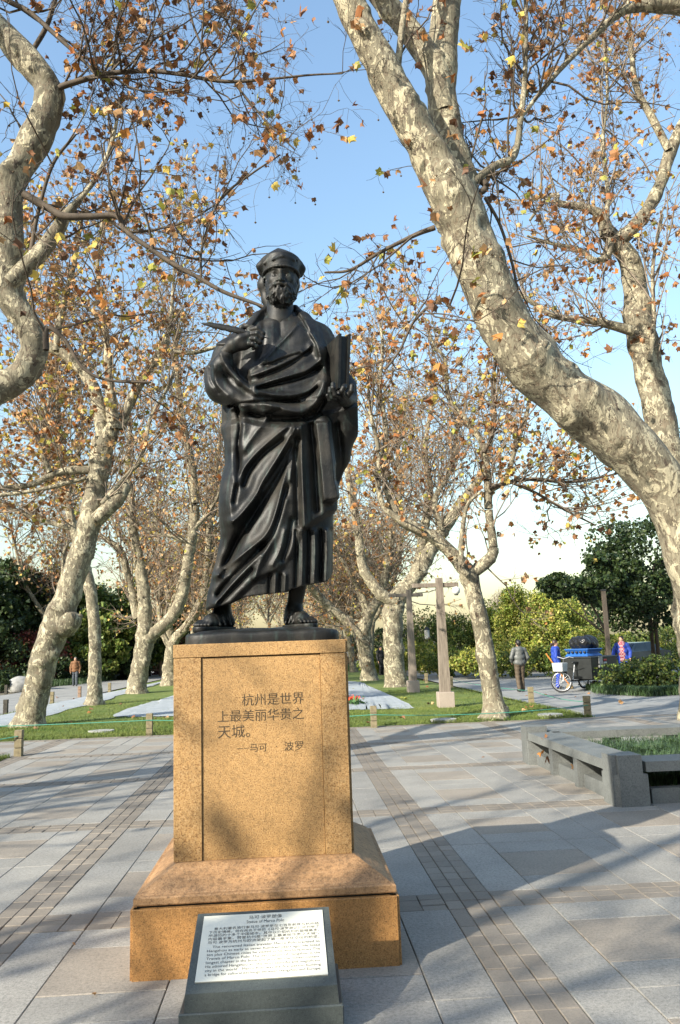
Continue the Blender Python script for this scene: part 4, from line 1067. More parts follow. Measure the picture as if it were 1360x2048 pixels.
C_.limb([(20, 566, 34), (50, 536, 36), (88, 497, 34), (118, 455, 28), (134, 428, 20), (160, 398, 13), (196, 350, 10), (222, 290, 8), (240, 210, 5)], 9.2, 1.2)
C_.limb([(48, 388, 15), (100, 418, 15), (130, 433, 15), (185, 433, 13), (235, 433, 13), (250, 460, 11), (300, 497, 10), (350, 530, 9), (400, 557, 9), (450, 585, 8), (530, 615, 6), (570, 640, 4)], 9.1, 1.0, -.4)
C_.limb([(112, 178, 13), (132, 170, 13), (180, 156, 11), (226, 146, 10), (290, 142, 9), (350, 147, 8), (450, 163, 7), (540, 158, 5), (620, 150, 4), (685, 147, 3)], 9.1, 2.4, -.5)
C_.limb([(62, 106, 10), (92, 55, 10), (110, 0, 9), (125, -60, 7)], 9.1, 1)
C_.limb([(-20, -20, 12), (22, 5, 11), (60, 25, 10), (120, 78, 9), (172, 126, 6), (190, 150, 4)], 9.0, 1.6)
C_.limb([(225, 146, 7), (232, 80, 6), (248, 0, 5)], 9.1, 1.4); C_.limb([(440, 160, 5), (390, 60, 5), (370, -30, 5)], 8.9, 1.6)
C_.limb([(402, 556, 6), (405, 490, 5), (440, 400, 5), (500, 350, 4), (560, 310, 3)], 8.9, 1.6); C_.limb([(470, 168, 5), (530, 240, 4), (590, 300, 3)], 8.8, 2)
C_.limb([(92, 700, 13), (95, 655, 12), (130, 680, 9), (165, 735, 7), (215, 760, 6), (300, 765, 5)], 9.1, .8)
C_.limb([(62, 505, 10), (75, 430, 8), (105, 330, 7), (150, 270, 5)], 9.2, 1.3); C_.limb([(430, -30, 6), (440, 20, 5), (470, 70, 4)], 9.0, 1.6); C_.limb([(-30, -60, 20), (150, -100, 16), (320, -60, 10), (430, -30, 6)], 9.0, 1.2)
C_.grow(150, (.8, 1.9), 5, (.35, .8), 5, (.15, .42), leaves=.42, leaf=.069, near=300, balls=520, leafp=LPB, twr=.72, rmax=.06, zmin=3.0, gap=GAP)

# trees standing in the lawn: left row
D = Tree(G(58, 1453), 'pale plane tree leaning right with a burr on its trunk', seed=31)
D.limb([(56, 1462, 82), (60, 1440, 60), (76, 1370, 53), (99, 1290, 55), (121, 1232, 62), (139, 1180, 50), (160, 1110, 48), (177, 1060, 44), (189, 1000, 44), (198, 940, 42), (205, 892, 44), (218, 868, 40), (224, 850, 30)], 20.3, .1)
D.limb([(118, 1262, 40), (138, 1246, 46), (152, 1238, 36), (161, 1233, 12)], 20.15, 0)
D.limb([(208, 875, 34), (199, 822, 27), (186, 776, 25), (160, 736, 23), (125, 706, 22), (94, 690, 19), (70, 660, 12), (50, 600, 9), (40, 520, 6)], 20.3, 1)
D.limb([(112, 702, 14), (118, 650, 14), (130, 600, 12), (150, 520, 9), (165, 430, 6)], 20.2, 1)
D.limb([(228, 860, 28), (222, 800, 21), (217, 740, 17), (214, 690, 13), (205, 620, 9), (195, 540, 7), (205, 440, 5)], 20.2, 1)
D.limb([(238, 856, 24), (262, 800, 19), (290, 750, 19), (325, 700, 18), (336, 670, 12), (342, 630, 9), (346, 580, 6), (350, 500, 5)], 20.4, 1)
D.limb([(330, 700, 9), (380, 706, 9), (430, 695, 8), (480, 690, 6)], 20.4, 1)
D.limb([(192, 1040, 28), (222, 1012, 31), (243, 988, 28), (249, 972, 22)], 20.1, .1); D.limb([(204, 1008, 11), (258, 946, 10), (282, 918, 9), (300, 840, 8), (330, 785, 6), (350, 740, 4)], 20.0, .8)
D.limb([(180, 940, 19), (140, 941, 17), (100, 952, 13), (60, 970, 13), (0, 976, 11), (-60, 965, 8)], 20.2, .7); D.limb([(172, 956, 9), (100, 975, 9), (40, 986, 8), (0, 990, 8)], 20.1, .5)
D.limb([(100, 945, 12), (85, 900, 9), (95, 840, 8), (75, 770, 6)], 20.2, .9)
D.grow(150, (1.2, 3.0), 5, (.5, 1.2), 5, (.25, .6), leaves=.95, leaf=.088, near=120, leafp=LPM, twr=1.0, rmax=.13)
E_ = Tree(G(188, 1412), 'straight slim plane tree second in the row along the frost cloth', seed=32)
E_.limb([(188, 1418, 46), (189, 1390, 32), (190, 1330, 26), (190, 1270, 25), (186, 1220, 24), (178, 1165, 24), (165, 1118, 19), (146, 1050, 17), (130, 980, 15), (120, 900, 14), (117, 850, 12), (115, 760, 10), (112, 690, 8), (118, 600, 6)], 27.8, .5)
E_.limb([(148, 1058, 13), (118, 1050, 11), (60, 1032, 9), (0, 1008, 7)], 27.8, .8); E_.limb([(121, 918, 12), (96, 890, 10), (88, 845, 9), (100, 790, 8), (90, 720, 6)], 27.8, 1)
E_.limb([(135, 1000, 10), (150, 930, 9), (165, 860, 8), (160, 760, 6), (170, 660, 4)], 27.6, 1)
E_.grow(120, (1.4, 3.2), 5, (.6, 1.3), 5, (.3, .7), leaves=1.0, leaf=.098, leafp=LPM, twr=1.2, rmax=.14)
F_ = Tree(G(273, 1388), 'forked plane tree with a wide Y of two pale stems on the lawn', seed=33)
F_.limb([(272, 1394, 52), (274, 1370, 40), (281, 1325, 35), (290, 1285, 37), (290, 1250, 30), (287, 1180, 25), (276, 1110, 21), (266, 1068, 20), (262, 1000, 15), (255, 930, 11), (262, 840, 8)], 35.1, .6)
F_.limb([(276, 1236, 20), (262, 1180, 17), (250, 1130, 16), (240, 1100, 13), (222, 1084, 9), (200, 1070, 6)], 35.3, .6)
F_.limb([(294, 1280, 28), (315, 1262, 25), (346, 1230, 25), (365, 1190, 23), (375, 1130, 21), (385, 1070, 21), (390, 1000, 19), (381, 920, 17), (366, 850, 14), (355, 760, 11), (350, 660, 7)], 35.0, .6)
F_.limb([(376, 1086, 11), (340, 1072, 9), (300, 1066, 9), (270, 1050, 6)], 34.9, .8); F_.limb([(386, 1060, 10), (420, 1020, 9), (450, 960, 7), (470, 880, 5)], 34.9, 1)
F_.grow(170, (1.8, 4.0), 5, (.8, 1.6), 5, (.35, .8), leaves=.95, leaf=.108, leafp=LPM, twr=1.5, rmax=.2, shapes=[DV])
G_ = Tree((-6.55, 42.4, 0), 'plane tree with a curved stem rising close behind the pedestal', seed=34)
G_.limb([(337, 1372, 36), (338, 1345, 27), (343, 1300, 23), (350, 1278, 20), (375, 1250, 17), (402, 1200, 16), (413, 1140, 15), (419, 1060, 13), (426, 980, 11), (440, 880, 8), (450, 780, 5)], 42.4, .7)
G_.limb([(343, 1300, 14), (325, 1262, 12), (318, 1200, 11), (325, 1120, 10), (312, 1040, 8), (318, 940, 6)], 42.4, .8)
G_.grow(130, (2, 4.2), 5, (.9, 1.8), 5, (.4, .9), leaves=.95, leaf=.122, leafp=LPM, twr=1.7, rmax=.25, shapes=[DV])
# right row
I_ = Tree(G(988, 1434), 'plane tree with a smooth forked trunk by the front edge of the lawn', seed=35)
I_.limb([(990, 1442, 74), (989, 1420, 50), (984, 1385, 38), (972, 1310, 35), (960, 1240, 33), (946, 1180, 33), (938, 1150, 37), (932, 1136, 30)], 17.6, .1)
I_.limb([(936, 1146, 30), (915, 1120, 27), (880, 1086, 25), (842, 1061, 23), (810, 1046, 22), (790, 1022, 15), (776, 985, 13), (765, 930, 11), (772, 860, 10), (760, 780, 8), (765, 690, 6), (755, 620, 4)], 17.6, .8)
I_.limb([(845, 1064, 15), (800, 1040, 14), (766, 1010, 11), (755, 960, 10), (757, 900, 9), (740, 820, 7), (735, 730, 5)], 17.4, .9)
I_.limb([(944, 1146, 24), (962, 1133, 23), (984, 1110, 23), (985, 1080, 16), (977, 1020, 16), (975, 960, 15), (968, 900, 14), (955, 870, 11), (925, 830, 9), (896, 790, 9), (890, 720, 7), (868, 690, 5), (850, 640, 4)], 17.6, .8)
I_.limb([(976, 985, 9), (1012, 958, 10), (1030, 900, 9), (1052, 832, 8), (1062, 790, 6), (1075, 720, 4)], 17.5, 1); I_.limb([(978, 975, 8), (1060, 958, 8), (1130, 964, 6), (1200, 955, 5), (1260, 940, 4)], 17.4, 1.5)
I_.limb([(1010, 960, 6), (1070, 985, 6), (1130, 1020, 5), (1190, 1050, 3)], 17.3, 1.6); I_.limb([(934, 1150, 12), (922, 1130, 12), (925, 1060, 10), (935, 1010, 7), (960, 985, 5)], 17.3, .2)
I_.limb([(968, 905, 8), (990, 850, 7), (985, 770, 6), (1000, 690, 4)], 17.5, 1)
I_.grow(150, (1.0, 2.5), 5, (.45, 1.0), 5, (.2, .5), leaves=.62, leaf=.08, near=160, leafp=LPM, twr=.9, rmax=.1, zmin=3.2)
H2 = Tree(G(790, 1374), 'thick lopped plane trunk beside the timber lamp posts', seed=36)
H2.limb([(792, 1380, 56), (790, 1350, 42), (786, 1290, 39), (787, 1220, 40), (797, 1192, 38), (826, 1160, 31), (856, 1110, 29), (886, 1060, 25), (920, 1010, 22), (950, 970, 18), (972, 925, 14), (985, 850, 9), (990, 770, 6)], 32.4, .6)
H2.limb([(795, 1200, 26), (772, 1196, 23), (745, 1170, 22), (725, 1130, 19), (717, 1070, 17), (705, 1000, 15), (696, 950, 12), (690, 880, 9), (700, 790, 6)], 32.2, .6)
H2.limb([(826, 1160, 24), (840, 1110, 20), (850, 1050, 18), (860, 980, 14), (850, 900, 10), (865, 800, 7)], 32.6, .8); H2.limb([(884, 1062, 14), (870, 1000, 12), (905, 930, 9), (915, 850, 6)], 32.2, 1)
H2.grow(170, (1.6, 3.8), 5, (.7, 1.5), 5, (.35, .8), leaves=.62, leaf=.10, leafp=LPM, twr=1.4, rmax=.2, shapes=[DV])
H1 = Tree(G(738, 1362), 'plane tree with two spreading pale limbs farther along the right row', seed=37)
H1.limb([(740, 1368, 44), (738, 1345, 31), (732, 1310, 27), (726, 1272, 29), (738, 1232, 23), (760, 1190, 19), (778, 1120, 17), (786, 1050, 15), (800, 980, 12), (795, 900, 8), (810, 800, 5)], 39.4, .7)
H1.limb([(726, 1276, 20), (700, 1246, 19), (660, 1216, 18), (632, 1186, 16), (612, 1150, 13), (622, 1080, 10), (610, 1000, 8), (620, 900, 6)], 39.4, .8)
H1.grow(150, (2, 4.2), 5, (.9, 1.8), 5, (.4, .9), leaves=.65, leaf=.122, leafp=LPM, twr=1.7, rmax=.25, shapes=[DV])
# the rows go on into the distance, and trees stand behind the camera
def far_tree(x, y, h, seed, label, n=110, leaf=.17, group='plane trees far along the avenue', lv=.6, shapes=None, sp=1.0):
    rg = np.random.default_rng(seed); t = Tree((x, y, 0), label, seed=seed, group=group)
    r = rg.uniform(.20, .27); f = h*rg.uniform(.28, .36); ln = rg.uniform(-.5, .5, 2)
    t.limb3([(x, y, -.05, r*1.5), (x+ln[0]*.1, y, .4, r*1.05), (x+ln[0]*.5, y+ln[1]*.5, f*.6, r*.9), (x+ln[0], y+ln[1], f, r*.9)], .1)
    m = rg.integers(3, 5); a0 = rg.uniform(0, 6)
    for k in range(m):
        a = a0+k*6.283/m+rg.uniform(-.4, .4); R = h*rg.uniform(.22, .34)*sp; p = [(x+ln[0], y+ln[1], f-.1, r*.7)]
        for u in (.25, .5, .75, 1): p.append((x+ln[0]+math.cos(a)*R*u**.8+rg.normal(0, .2), y+ln[1]+math.sin(a)*R*u**.8+rg.normal(0, .2), f+(h*.92-f)*u+rg.normal(0, .2), r*.7*(1-u*.85)))
        t.limb3(p, 1)
    t.grow(n, (h*.16, h*.34), 5, (h*.07, h*.15), 5, (.3, .8), leaves=lv, leaf=leaf, leafp=LPM, twr=1.7, rmax=.16, shapes=shapes or [DV], zmin=f*.9)
k = 0
for y in (46.7, 54.0, 61.3, 70.0, 80.0, 92.0):
    for x in (-6.5, 4.0):
        far_tree(x+rng.uniform(-.4, .4), y, rng.uniform(9.5, 11.5), 100+k, 'plane tree in orange leaf far down the avenue behind the statue', 120, .165); k += 1
for i, (x, y) in enumerate(((-17.5, 58), (-2.5, 104), (-12, 100), (9, 103), (-1, 118))): far_tree(x, y, 14, 140+i, 'plane tree in orange leaf closing the far end of the avenue', 130, .2)
for i, (x, y, h, nn) in enumerate(((-8.6, -2.4, 9.5, 24), (-13.5, -5.5, 11, 26), (-11.5, 3.4, 10, 30))):
    far_tree(x, y, h, 160+i, ['plane tree with thin branches standing left behind the viewer', 'taller plane tree at the back of the plaza', 'plane tree on the grass left of the plaza'][i], nn, .09, 'plane trees around the plaza', .3, LV)
# ------------------------------------------------------------------ bollards and rope
M_boll = simple('weathered_post', (.20, .165, .095), .85, 0, .35, 14, .4, 60)
M_bollt = simple('post_dark', (.05, .045, .035), .85, 0, .35, 14, .3, 60)
M_rope = simple('green_rope', (.05, .24, .17), .7, 0, .2, 20)
bolls = {}
def bollard(px, py, label, mat=None, h=.43, w=.062):
    b = G(px, py); b[2] = .0
    o = thing('bollard', b, label, 'bollard', 'short square bollards round the lawn'); m = mat or M_boll
    for z0, z1, e in ((-.05, .13, 0), (.142, .285, -.001), (.297, h, .001)): MB().box((b[0]-w-e, b[1]-w-e, z0), (b[0]+w+e, b[1]+w+e, z1), .006).build('post_section', m, o)
    MB().box((b[0]-w+.010, b[1]-w+.010, .10), (b[0]+w-.010, b[1]+w-.010, h-.03)).build('groove_core', M_bollt, o)
    return b
B0 = bollard(37, 1512, 'weathered square bollard on the corner of the small lawn by the paving')
B1 = bollard(299, 1470, 'square bollard at the lawn edge just left of the pedestal')
B2 = bollard(748, 1455, 'square bollard at the lawn edge just right of the pedestal')
B3 = bollard(1176, 1433, 'tan square bollard on the front corner of the lawn beside the path')
B4 = bollard(1063, 1407, 'square bollard on the lawn edge between the walking man and the corner bollard')
B5 = bollard(104, 1408, 'yellowish bollard right behind the leaning burred trunk')
B6 = bollard(159, 1394, 'pinkish bollard beside the slim straight trunk', simple('pink_post', (.24, .16, .11), .85, 0, .3, 14))
B7 = bollard(219, 1385, 'bollard between the slim trunk and the forked tree')
B8 = bollard(11, 1428, 'dark bollard by the far path left of the burred tree', M_bollt)
B9 = bollard(903, 1376, 'bollard on the path edge right of the nearer timber post'); B10 = bollard(853, 1367, 'bollard on the path edge between the two timber posts'); B11 = bollard(811, 1360, 'bollard on the path edge beside the thick lopped trunk')
B12 = bollard(12, 1388, 'small dark bollard on the far side of the left path', M_bollt)
def rope(a, b, za, zb, sag, label):
    t = np.linspace(0, 1, 14)[:, None]; p = np.array([a[0], a[1], za])*(1-t)+np.array([b[0], b[1], zb])*t; p[:, 2] -= sag*4*(t*(1-t))[:, 0]
    V, F = tubes(p[None], np.full((1, 14), .0085), 6); o = part('rope', V, F, M_rope); setp(o, label, 'rope', 'green ropes between the bollards')
off = np.array([0, -.07, 0])
rope(B1+off, np.array([-9.5, 17.6, 0]), .30, .32, .03, 'green rope stretched across the burred trunk to the bollard left of the pedestal')
rope(B1+off, B2+off, .30, .26, .05, 'green rope running behind the pedestal between two bollards')
rope(B2+off, B3+off, .26, .24, .08, 'green rope in front of the timber posts on the lawn')
rope(B3+[.07, 0, 0], B4+[.07, 0, 0], .30, .32, .06, 'green rope between the two bollards near the tricycle')
rope(B0+off, np.array([-7.5, 13.2, 0]), .33, .10, .02, 'green rope tied to the bollard on the small lawn')
rope(B4+[.07, 0, 0], B9+[.07, 0, 0], .32, .30, .05, 'green rope along the path side of the lawn')

# ------------------------------------------------------------------ timber lamp posts
def timber():
    t = NT('grey_timber'); v = t.geo((14, 14, .9)); n = t.noise(v, 3, 6, .7)
    t.bump(n, .4, .01); return t.fin(t.ramp(n, [(.3, (.11, .085, .065)), (.5, (.20, .165, .13)), (.7, (.29, .24, .19))]), .85)
M_timber = timber(); M_foot = granite('pink_footing', (.36, .30, .25), (.22, .18, .15), (.45, .40, .34), 120)
M_globe = simple('white_globe', (.72, .72, .70), .35, 0, .12, 6)
def lamp_post(px, py, ytop, label, globe):
    b = G(px, py); Yd = b[1]; ztop = AT(px-8, ytop, Yd)[2]; o = thing('timber_lamp_post', b, label, 'lamp post', 'timber posts with crossbeams'); x, y = b[0], b[1]
    MB().box((x-.20, y-.20, -.05), (x+.20, y+.20, .42), .012).build('stone_footing', M_foot, o)
    w = .105
    V = [(x-w*1.25, y-w*1.2, .40), (x+w*1.25, y-w*1.2, .40), (x+w*1.25, y+w*1.2, .40), (x-w*1.25, y+w*1.2, .40), (x-w*.8, y-w*.8, ztop), (x+w*.8, y-w*.8, ztop), (x+w*.8, y+w*.8, ztop), (x-w*.8, y+w*.8, ztop)]
    part('post', V, [(3, 2, 1, 0), (4, 5, 6, 7), (0, 1, 5, 4), (1, 2, 6, 5), (2, 3, 7, 6), (3, 0, 4, 7)], M_timber, o)
    MB().box((x-.72, y-.055, ztop-.24), (x+.50, y+.055, ztop-.13), .01).build('crossbeam', M_timber, o)
    if globe:
        g = MB(); c = (x+.44, y, ztop-.34); g.lathe(c, [(.01, .115), (.05, .105), (.088, .07), (.105, .02), (.105, -.02), (.09, -.065), (.055, -.098), (.01, -.112)], 20).build('globe', M_globe, o, True)
        MB().lathe((c[0], c[1], c[2]-.125), [(.05, 0), (.055, .015), (.05, .035)], 14).build('globe_collar', M_bollt, o)
        MB().tube([(c[0], c[1], c[2]+.10), (c[0], c[1], ztop-.22)], .012).build('hanger', M_bollt, o)
lamp_post(892, 1417, 1156, 'nearer timber post on a stone footing with a white globe hanging from its crossbeam', True)
lamp_post(827, 1386, 1180, 'farther timber post with a crossbeam and a stone footing', False)

# flat slabs lying in the grass
M_flat = simple('pale_slab', (.34, .34, .32), .7, 0, .15, 6)
for px, py, l in ((203, 1466, 'flat pale slab lying in the grass near the burred tree'), (888, 1443, 'flat pale slab in the grass below the nearer timber post'), (1100, 1433, 'flat pale slab in the grass near the tan corner bollard')):
    c = G(px, py); n = 10; pol = [(c[0]+.27*math.cos(a*.628)*(1+.1*math.sin(a*3)), c[1]+.25*math.sin(a*.628)) for a in range(n)]
    o = MB().prism(pol, .0, .058).build('flat_slab', M_flat); setp(o, l, 'slab', 'flat slabs in the lawn')

# fallen leaves
FL = [(115, 1396), (141, 1447), (143, 1449), (263, 1440), (178, 1423), (240, 1411), (312, 1440), (328, 1438), (336, 1437), (120, 1421), (128, 1417), (148, 1400), (316, 1411), (176, 1428), (68, 1461), (968, 1514), (860, 1413), (868, 1411), (806, 1399), (808, 1401), (885, 1408), (831, 1385), (856, 1376), (803, 1443), (740, 1452), (1052, 1419), (1064, 1421), (1044, 1424), (1085, 1424), (1094, 1389), (1150, 1393), (1180, 1387), (1222, 1386), (1055, 1391), (1075, 1354), (1240, 1407), (723, 1402), (705, 1381), (848, 1362), (148, 1889), (193, 1990), (1100, 1436), (1140, 1445), (630, 1000)]
frg = np.random.default_rng(4)
for px, py in FL[:-1]:
    c = G(px, py, .0); onlawn = LX0 < c[0] < LX1 and c[1] > LY0
    c[2] = (.085 if onlawn else .012); s_ = .085 if py < 1600 else .02
    ob = bpy.data.objects.new('fallen_leaf', LEAFME[frg.integers(0, 5)]); COL.objects.link(ob)
    ob.location = c; ob.rotation_euler = (frg.normal(0, .35), frg.normal(0, .35), frg.uniform(0, 6.28)); ob.scale = (s_,)*3
    setp(ob, 'dry brown leaf fallen on the lawn' if onlawn else 'dry brown leaf fallen on the paving', 'leaf', 'fallen leaves on the lawn' if onlawn else 'fallen leaves on the paving')
for px, py in ((1085, 1506), (1092, 1514), (1150, 1535), (1211, 1556), (1216, 1559), (1175, 1570), (1088, 1474)):
    c = AT(px, py, 0.0+{1088: 10.3}.get(px, 8.6+(1230-px)*.011)); 
    if px == 1088: c = G(px, py, .42)
    elif px == 1175: c = G(px, py, .012)
    else: c[2] = max(c[2], .16)
    ob = bpy.data.objects.new('fallen_leaf', LEAFME[frg.integers(0, 5)]); COL.objects.link(ob)
    ob.location = c; ob.rotation_euler = (frg.normal(0, .5), frg.normal(0, .5), frg.uniform(0, 6.28)); ob.scale = (.06,)*3
    setp(ob, 'dry leaf caught on the granite bench planter', 'leaf', 'fallen leaves at the planter')

# ------------------------------------------------------------------ evergreen trees, shrubs, bamboo
M_leafG = leaf_mat('evergreen_leaf', 'attr', .2, .45)
PGD = np.array([(.018, .035, .012), (.028, .05, .016), (.04, .062, .018), (.05, .07, .022), (.022, .04, .02)])
PGM = np.array([(.07, .12, .025), (.11, .16, .03), (.15, .19, .04), (.08, .11, .035), (.19, .20, .05)])
PGY = np.array([(.30, .33, .06), (.38, .38, .07), (.22, .28, .05), (.16, .22, .045), (.42, .38, .11)])
PRD = np.array([(.16, .035, .03), (.11, .03, .025), (.22, .07, .04), (.10, .06, .03)])
PBR = np.array([(.20, .13, .08), (.26, .18, .11), (.15, .10, .06), (.30, .20, .10)])
def bushy(name, label, cat, c, rx, ry, h, n, leaf, pal, group, z0=0.0, seed=0, stem=True, clumps=26, tall=False, blunt=.32, stems=1):
    rg = np.random.default_rng(seed+900); x, y = c; o = thing(name, (x, y, 0), label, cat, group)
    u = rg.normal(0, 1, (clumps, 3)); u /= np.linalg.norm(u, axis=1)[:, None]; u *= rg.uniform(.45, 1.0, (clumps, 1))**.6
    hz = (h-z0)/2; cc = u*[rx, ry, hz]+[x, y, z0+hz]
    if tall: k = (cc[:, 2]-z0)/(h-z0); cc[:, :2] = (cc[:, :2]-[x, y])*(1.15-k[:, None]*.95)+[x, y]
    cr = rg.uniform(.6, 1.2, clumps)*blunt*min(rx, hz)
    q = rg.integers(0, clumps, n); d = rg.normal(0, 1, (n, 3)); d /= np.linalg.norm(d, axis=1)[:, None]; d *= rg.uniform(.25, 1, (n, 1))**.5
    P = cc[q]+d*cr[q][:, None]*[1.25, 1.25, .9]; P[:, 2] = np.maximum(P[:, 2], z0*.6+.03)
    cols = pal[(rg.integers(0, len(pal), n)+q) % len(pal)]*rg.uniform(.75, 1.25, (n, 1))
    V, F, C = scatter([DV], P, leaf*rg.uniform(.6, 1.25, n), cols, rg, .1)
    part('crown', V, F, M_leafG, o, False, C, kind='stuff')
    if stem:
        m = MB()
        for k in range(stems):
            bx = x+(rg.uniform(-.25, .25)*rx if stems > 1 else 0); by = y; r = max(.02, h*.014)
            t0 = (bx, by, -.05); t1 = (bx+rg.normal(0, .15), by, h*.35); m.tube([t0, t1, tuple(cc[rg.integers(0, clumps)])], [r, r*.75, r*.3], 7)
            for a in range(6): m.tube([t1, tuple((np.array(t1)+cc[a])/2+rg.normal(0, .15, 3)), tuple(cc[a])], [r*.5, r*.35, r*.12], 5)
        part('trunk', np.array(m.V), m.F, M_twig, o, True)
    return o
# left wood
LW = [(-14, 1105, 58, PGD, 'dark evergreen tree at the left edge of the wood'), (40, 1120, 60, PGD, 'broad dark evergreen tree behind the leaning burred trunk'), (95, 1118, 66, PGD, 'dark evergreen tree with a reddish plane crown before it'), (150, 1150, 62, PGM, 'evergreen tree between the burred trunk and the slim trunk'), (205, 1215, 56, PGM, 'lighter green round tree just right of the slim trunk'), (222, 1165, 84, PGD, 'blue green pine showing in the gap behind the slim trunk'),
      (300, 1135, 64, PGM, 'green tree showing between the stems of the forked tree'), (258, 1230, 60, PGD, 'dark evergreen tree behind the black twin lantern'), (-70, 1090, 52, PGD, 'tall dark evergreen tree beyond the left path'), (345, 1200, 72, PGD, 'dark evergreen tree beyond the timber railing')]
for i, (px, pyt, Y, pal, l) in enumerate(LW):
    t = AT(px, pyt, Y); bushy('evergreen_tree', l, 'tree', (t[0], Y), t[2]*.36, t[2]*.34, t[2], 9000, .26, pal, 'evergreen trees of the left wood', .4, i, True, 46, False, .30)
SH = [(20, 1368, 45, .9, 2.4, PGD, 'low dark shrub at the left edge beside the path'), (75, 1362, 52, 1.5, 3, PGD, 'dark shrub behind the leaning burred trunk'), (50, 1330, 54, 3.2, 2.4, PRD, 'dark red shrub under the evergreens'), (120, 1352, 56, 1.7, 3, PGD, 'dark shrub left of the man in brown'), (185, 1350, 58, 1.6, 2.6, PGD, 'dark shrub behind the slim trunk'), (222, 1350, 57, 1.3, 2, PGD, 'clipped dark shrub right of the slim trunk'), (250, 1345, 57, 1.2, 1.6, PGD, 'clipped dark shrub beside the twin lantern'), (242, 1320, 62, 3.0, 1.8, PGM, 'olive shrub behind the clipped shrubs'), (318, 1330, 68, 3.6, 1.8, PRD, 'red leaved maple shrub behind the timber railing'), (110, 1330, 62, 3.4, 3, PGD, 'large dark shrub under the wood'), (160, 1330, 66, 4, 3, PGD, 'large dark shrub behind the man in brown'), (-20, 1340, 50, 3, 3, PGD, 'large dark shrub at the end of the left path')]
for i, (px, py, Y, h, r, pal, l) in enumerate(SH):
    t = AT(px, py, Y); bushy('shrub', l, 'shrub', (t[0], Y), r, r*.8, h, 2600, .15, pal, 'shrubs under the left wood', .05, 30+i, True, 22, False, .5)
# the wood goes on unseen behind the viewer, added to block low sky light
for i in range(22):
    a = math.radians(-205+i*11.0); R_ = 27+3*math.sin(i*2.3); x, y = R_*math.cos(a)*1.05, 4+R_*math.sin(a)
    bushy('evergreen_tree', 'unseen evergreen tree added round the plaza behind the viewer to cut sky light', 'tree', (x, y), 4.2, 3.6, 9.2+1.2*math.sin(i*1.7)-(1.2 if -170 < math.degrees(a) < -110 else 0), 2600, .55, PGM if i % 3 else PGD, 'unseen evergreen trees added around the plaza', .2, 300+i, True, 36, False, .42)
# right side
RW = [('bamboo_clump', 1030, 1165, 47, PGY, 1.9, 'tall feathery yellow green bamboo behind the walking man', 'bamboo'), ('bamboo_clump', 1085, 1195, 44, PGY, 2.2, 'yellow green bamboo left of the worker with the broom', 'bamboo'), ('bamboo_clump', 1130, 1205, 46, PGY, 2.0, 'yellow green bamboo behind the tricycle', 'bamboo'), ('bamboo_clump', 975, 1215, 50, PGY, 2.2, 'olive bamboo between the smooth forked trunk and the walking man', 'bamboo'), ('leafy_shrub', 900, 1235, 50, PGM, 2.6, 'olive shrub between the timber post and the forked trunk', 'shrub'), ('leafy_shrub', 845, 1225, 54, PGM, 2.6, 'olive shrub behind the two timber posts', 'shrub'), ('leafy_shrub', 770, 1255, 60, PGD, 2.6, 'dark shrub behind the thick lopped trunk', 'shrub'), ('leafy_shrub', 690, 1275, 72, PBR, 3.5, 'brownish thicket at the end of the avenue', 'shrub'), ('leafy_shrub', 1180, 1265, 42, PGY, 1.6, 'sunlit yellow shrub behind the black bag', 'shrub'), ('leafy_shrub', 1250, 1270, 50, PGY, 3.0, 'sunlit yellow green thicket behind the worker in plaid', 'shrub'), ('leafy_shrub', 1330, 1255, 48, PGM, 3.0, 'green thicket behind the broadleaf trunks', 'shrub'), ('leafy_shrub', 1400, 1240, 44, PGM, 3.0, 'green thicket at the end of the hedge', 'shrub'), ('leafy_shrub', 560, 1290, 110, PBR, 9, 'brown thicket closing the avenue behind the statue feet', 'shrub'), ('leafy_shrub', 440, 1300, 105, PGM, 9, 'olive thicket closing the avenue behind the pedestal', 'shrub')]
for i, (nm, px, pyt, Y, pal, r, l, cat) in enumerate(RW):
    t = AT(px, pyt, Y); b = nm == 'bamboo_clump'
    bushy(nm, l, cat, (t[0], Y), r, r*.8, t[2], 15000 if b else 9000, .105, pal, 'bamboo beyond the right path' if b else 'shrubs beyond the right path', .1, 60+i, True, 60 if b else 40, b, .34 if b else .42, 4 if b else 2)
for i, (px, py, Y, h, l) in enumerate(((870, 1325, 42, 1.5, 'low olive bush along the path behind the timber posts'), (930, 1325, 40, 1.4, 'low olive bush left of the forked trunk base'), (1000, 1322, 38, 1.5, 'low bush with brown tips left of the walking man'), (1070, 1318, 37, 1.2, 'low green bush right of the walking man'), (790, 1330, 48, 1.6, 'low dark bush beside the thick lopped trunk'), (1190, 1312, 37, 1.3, 'low bright bush behind the tricycle'))):
    t = AT(px, py, Y); bushy('low_bush', l, 'shrub', (t[0], Y), 2.4, 1.2, h, 4000, .10, PGM if i % 2 else PGY*.8, 'low bushes along the right path', .05, 90+i, False, 24, False, .6)
for i, (px, pyt, Y, r, l) in enumerate(((1105, 1150, 85, 1.8, 'pointed pine rising above the bamboo'), (1157, 1130, 80, 1.8, 'pine top showing beside the dark broadleaf tree'))):
    t = AT(px, pyt, Y); bushy('pine_tree', l, 'tree', (t[0], Y), r*1.4, r*1.4, t[2], 5000, .2, PGD*1.6, 'pines behind the bamboo', 1, 80+i, True, 40, True, .45)
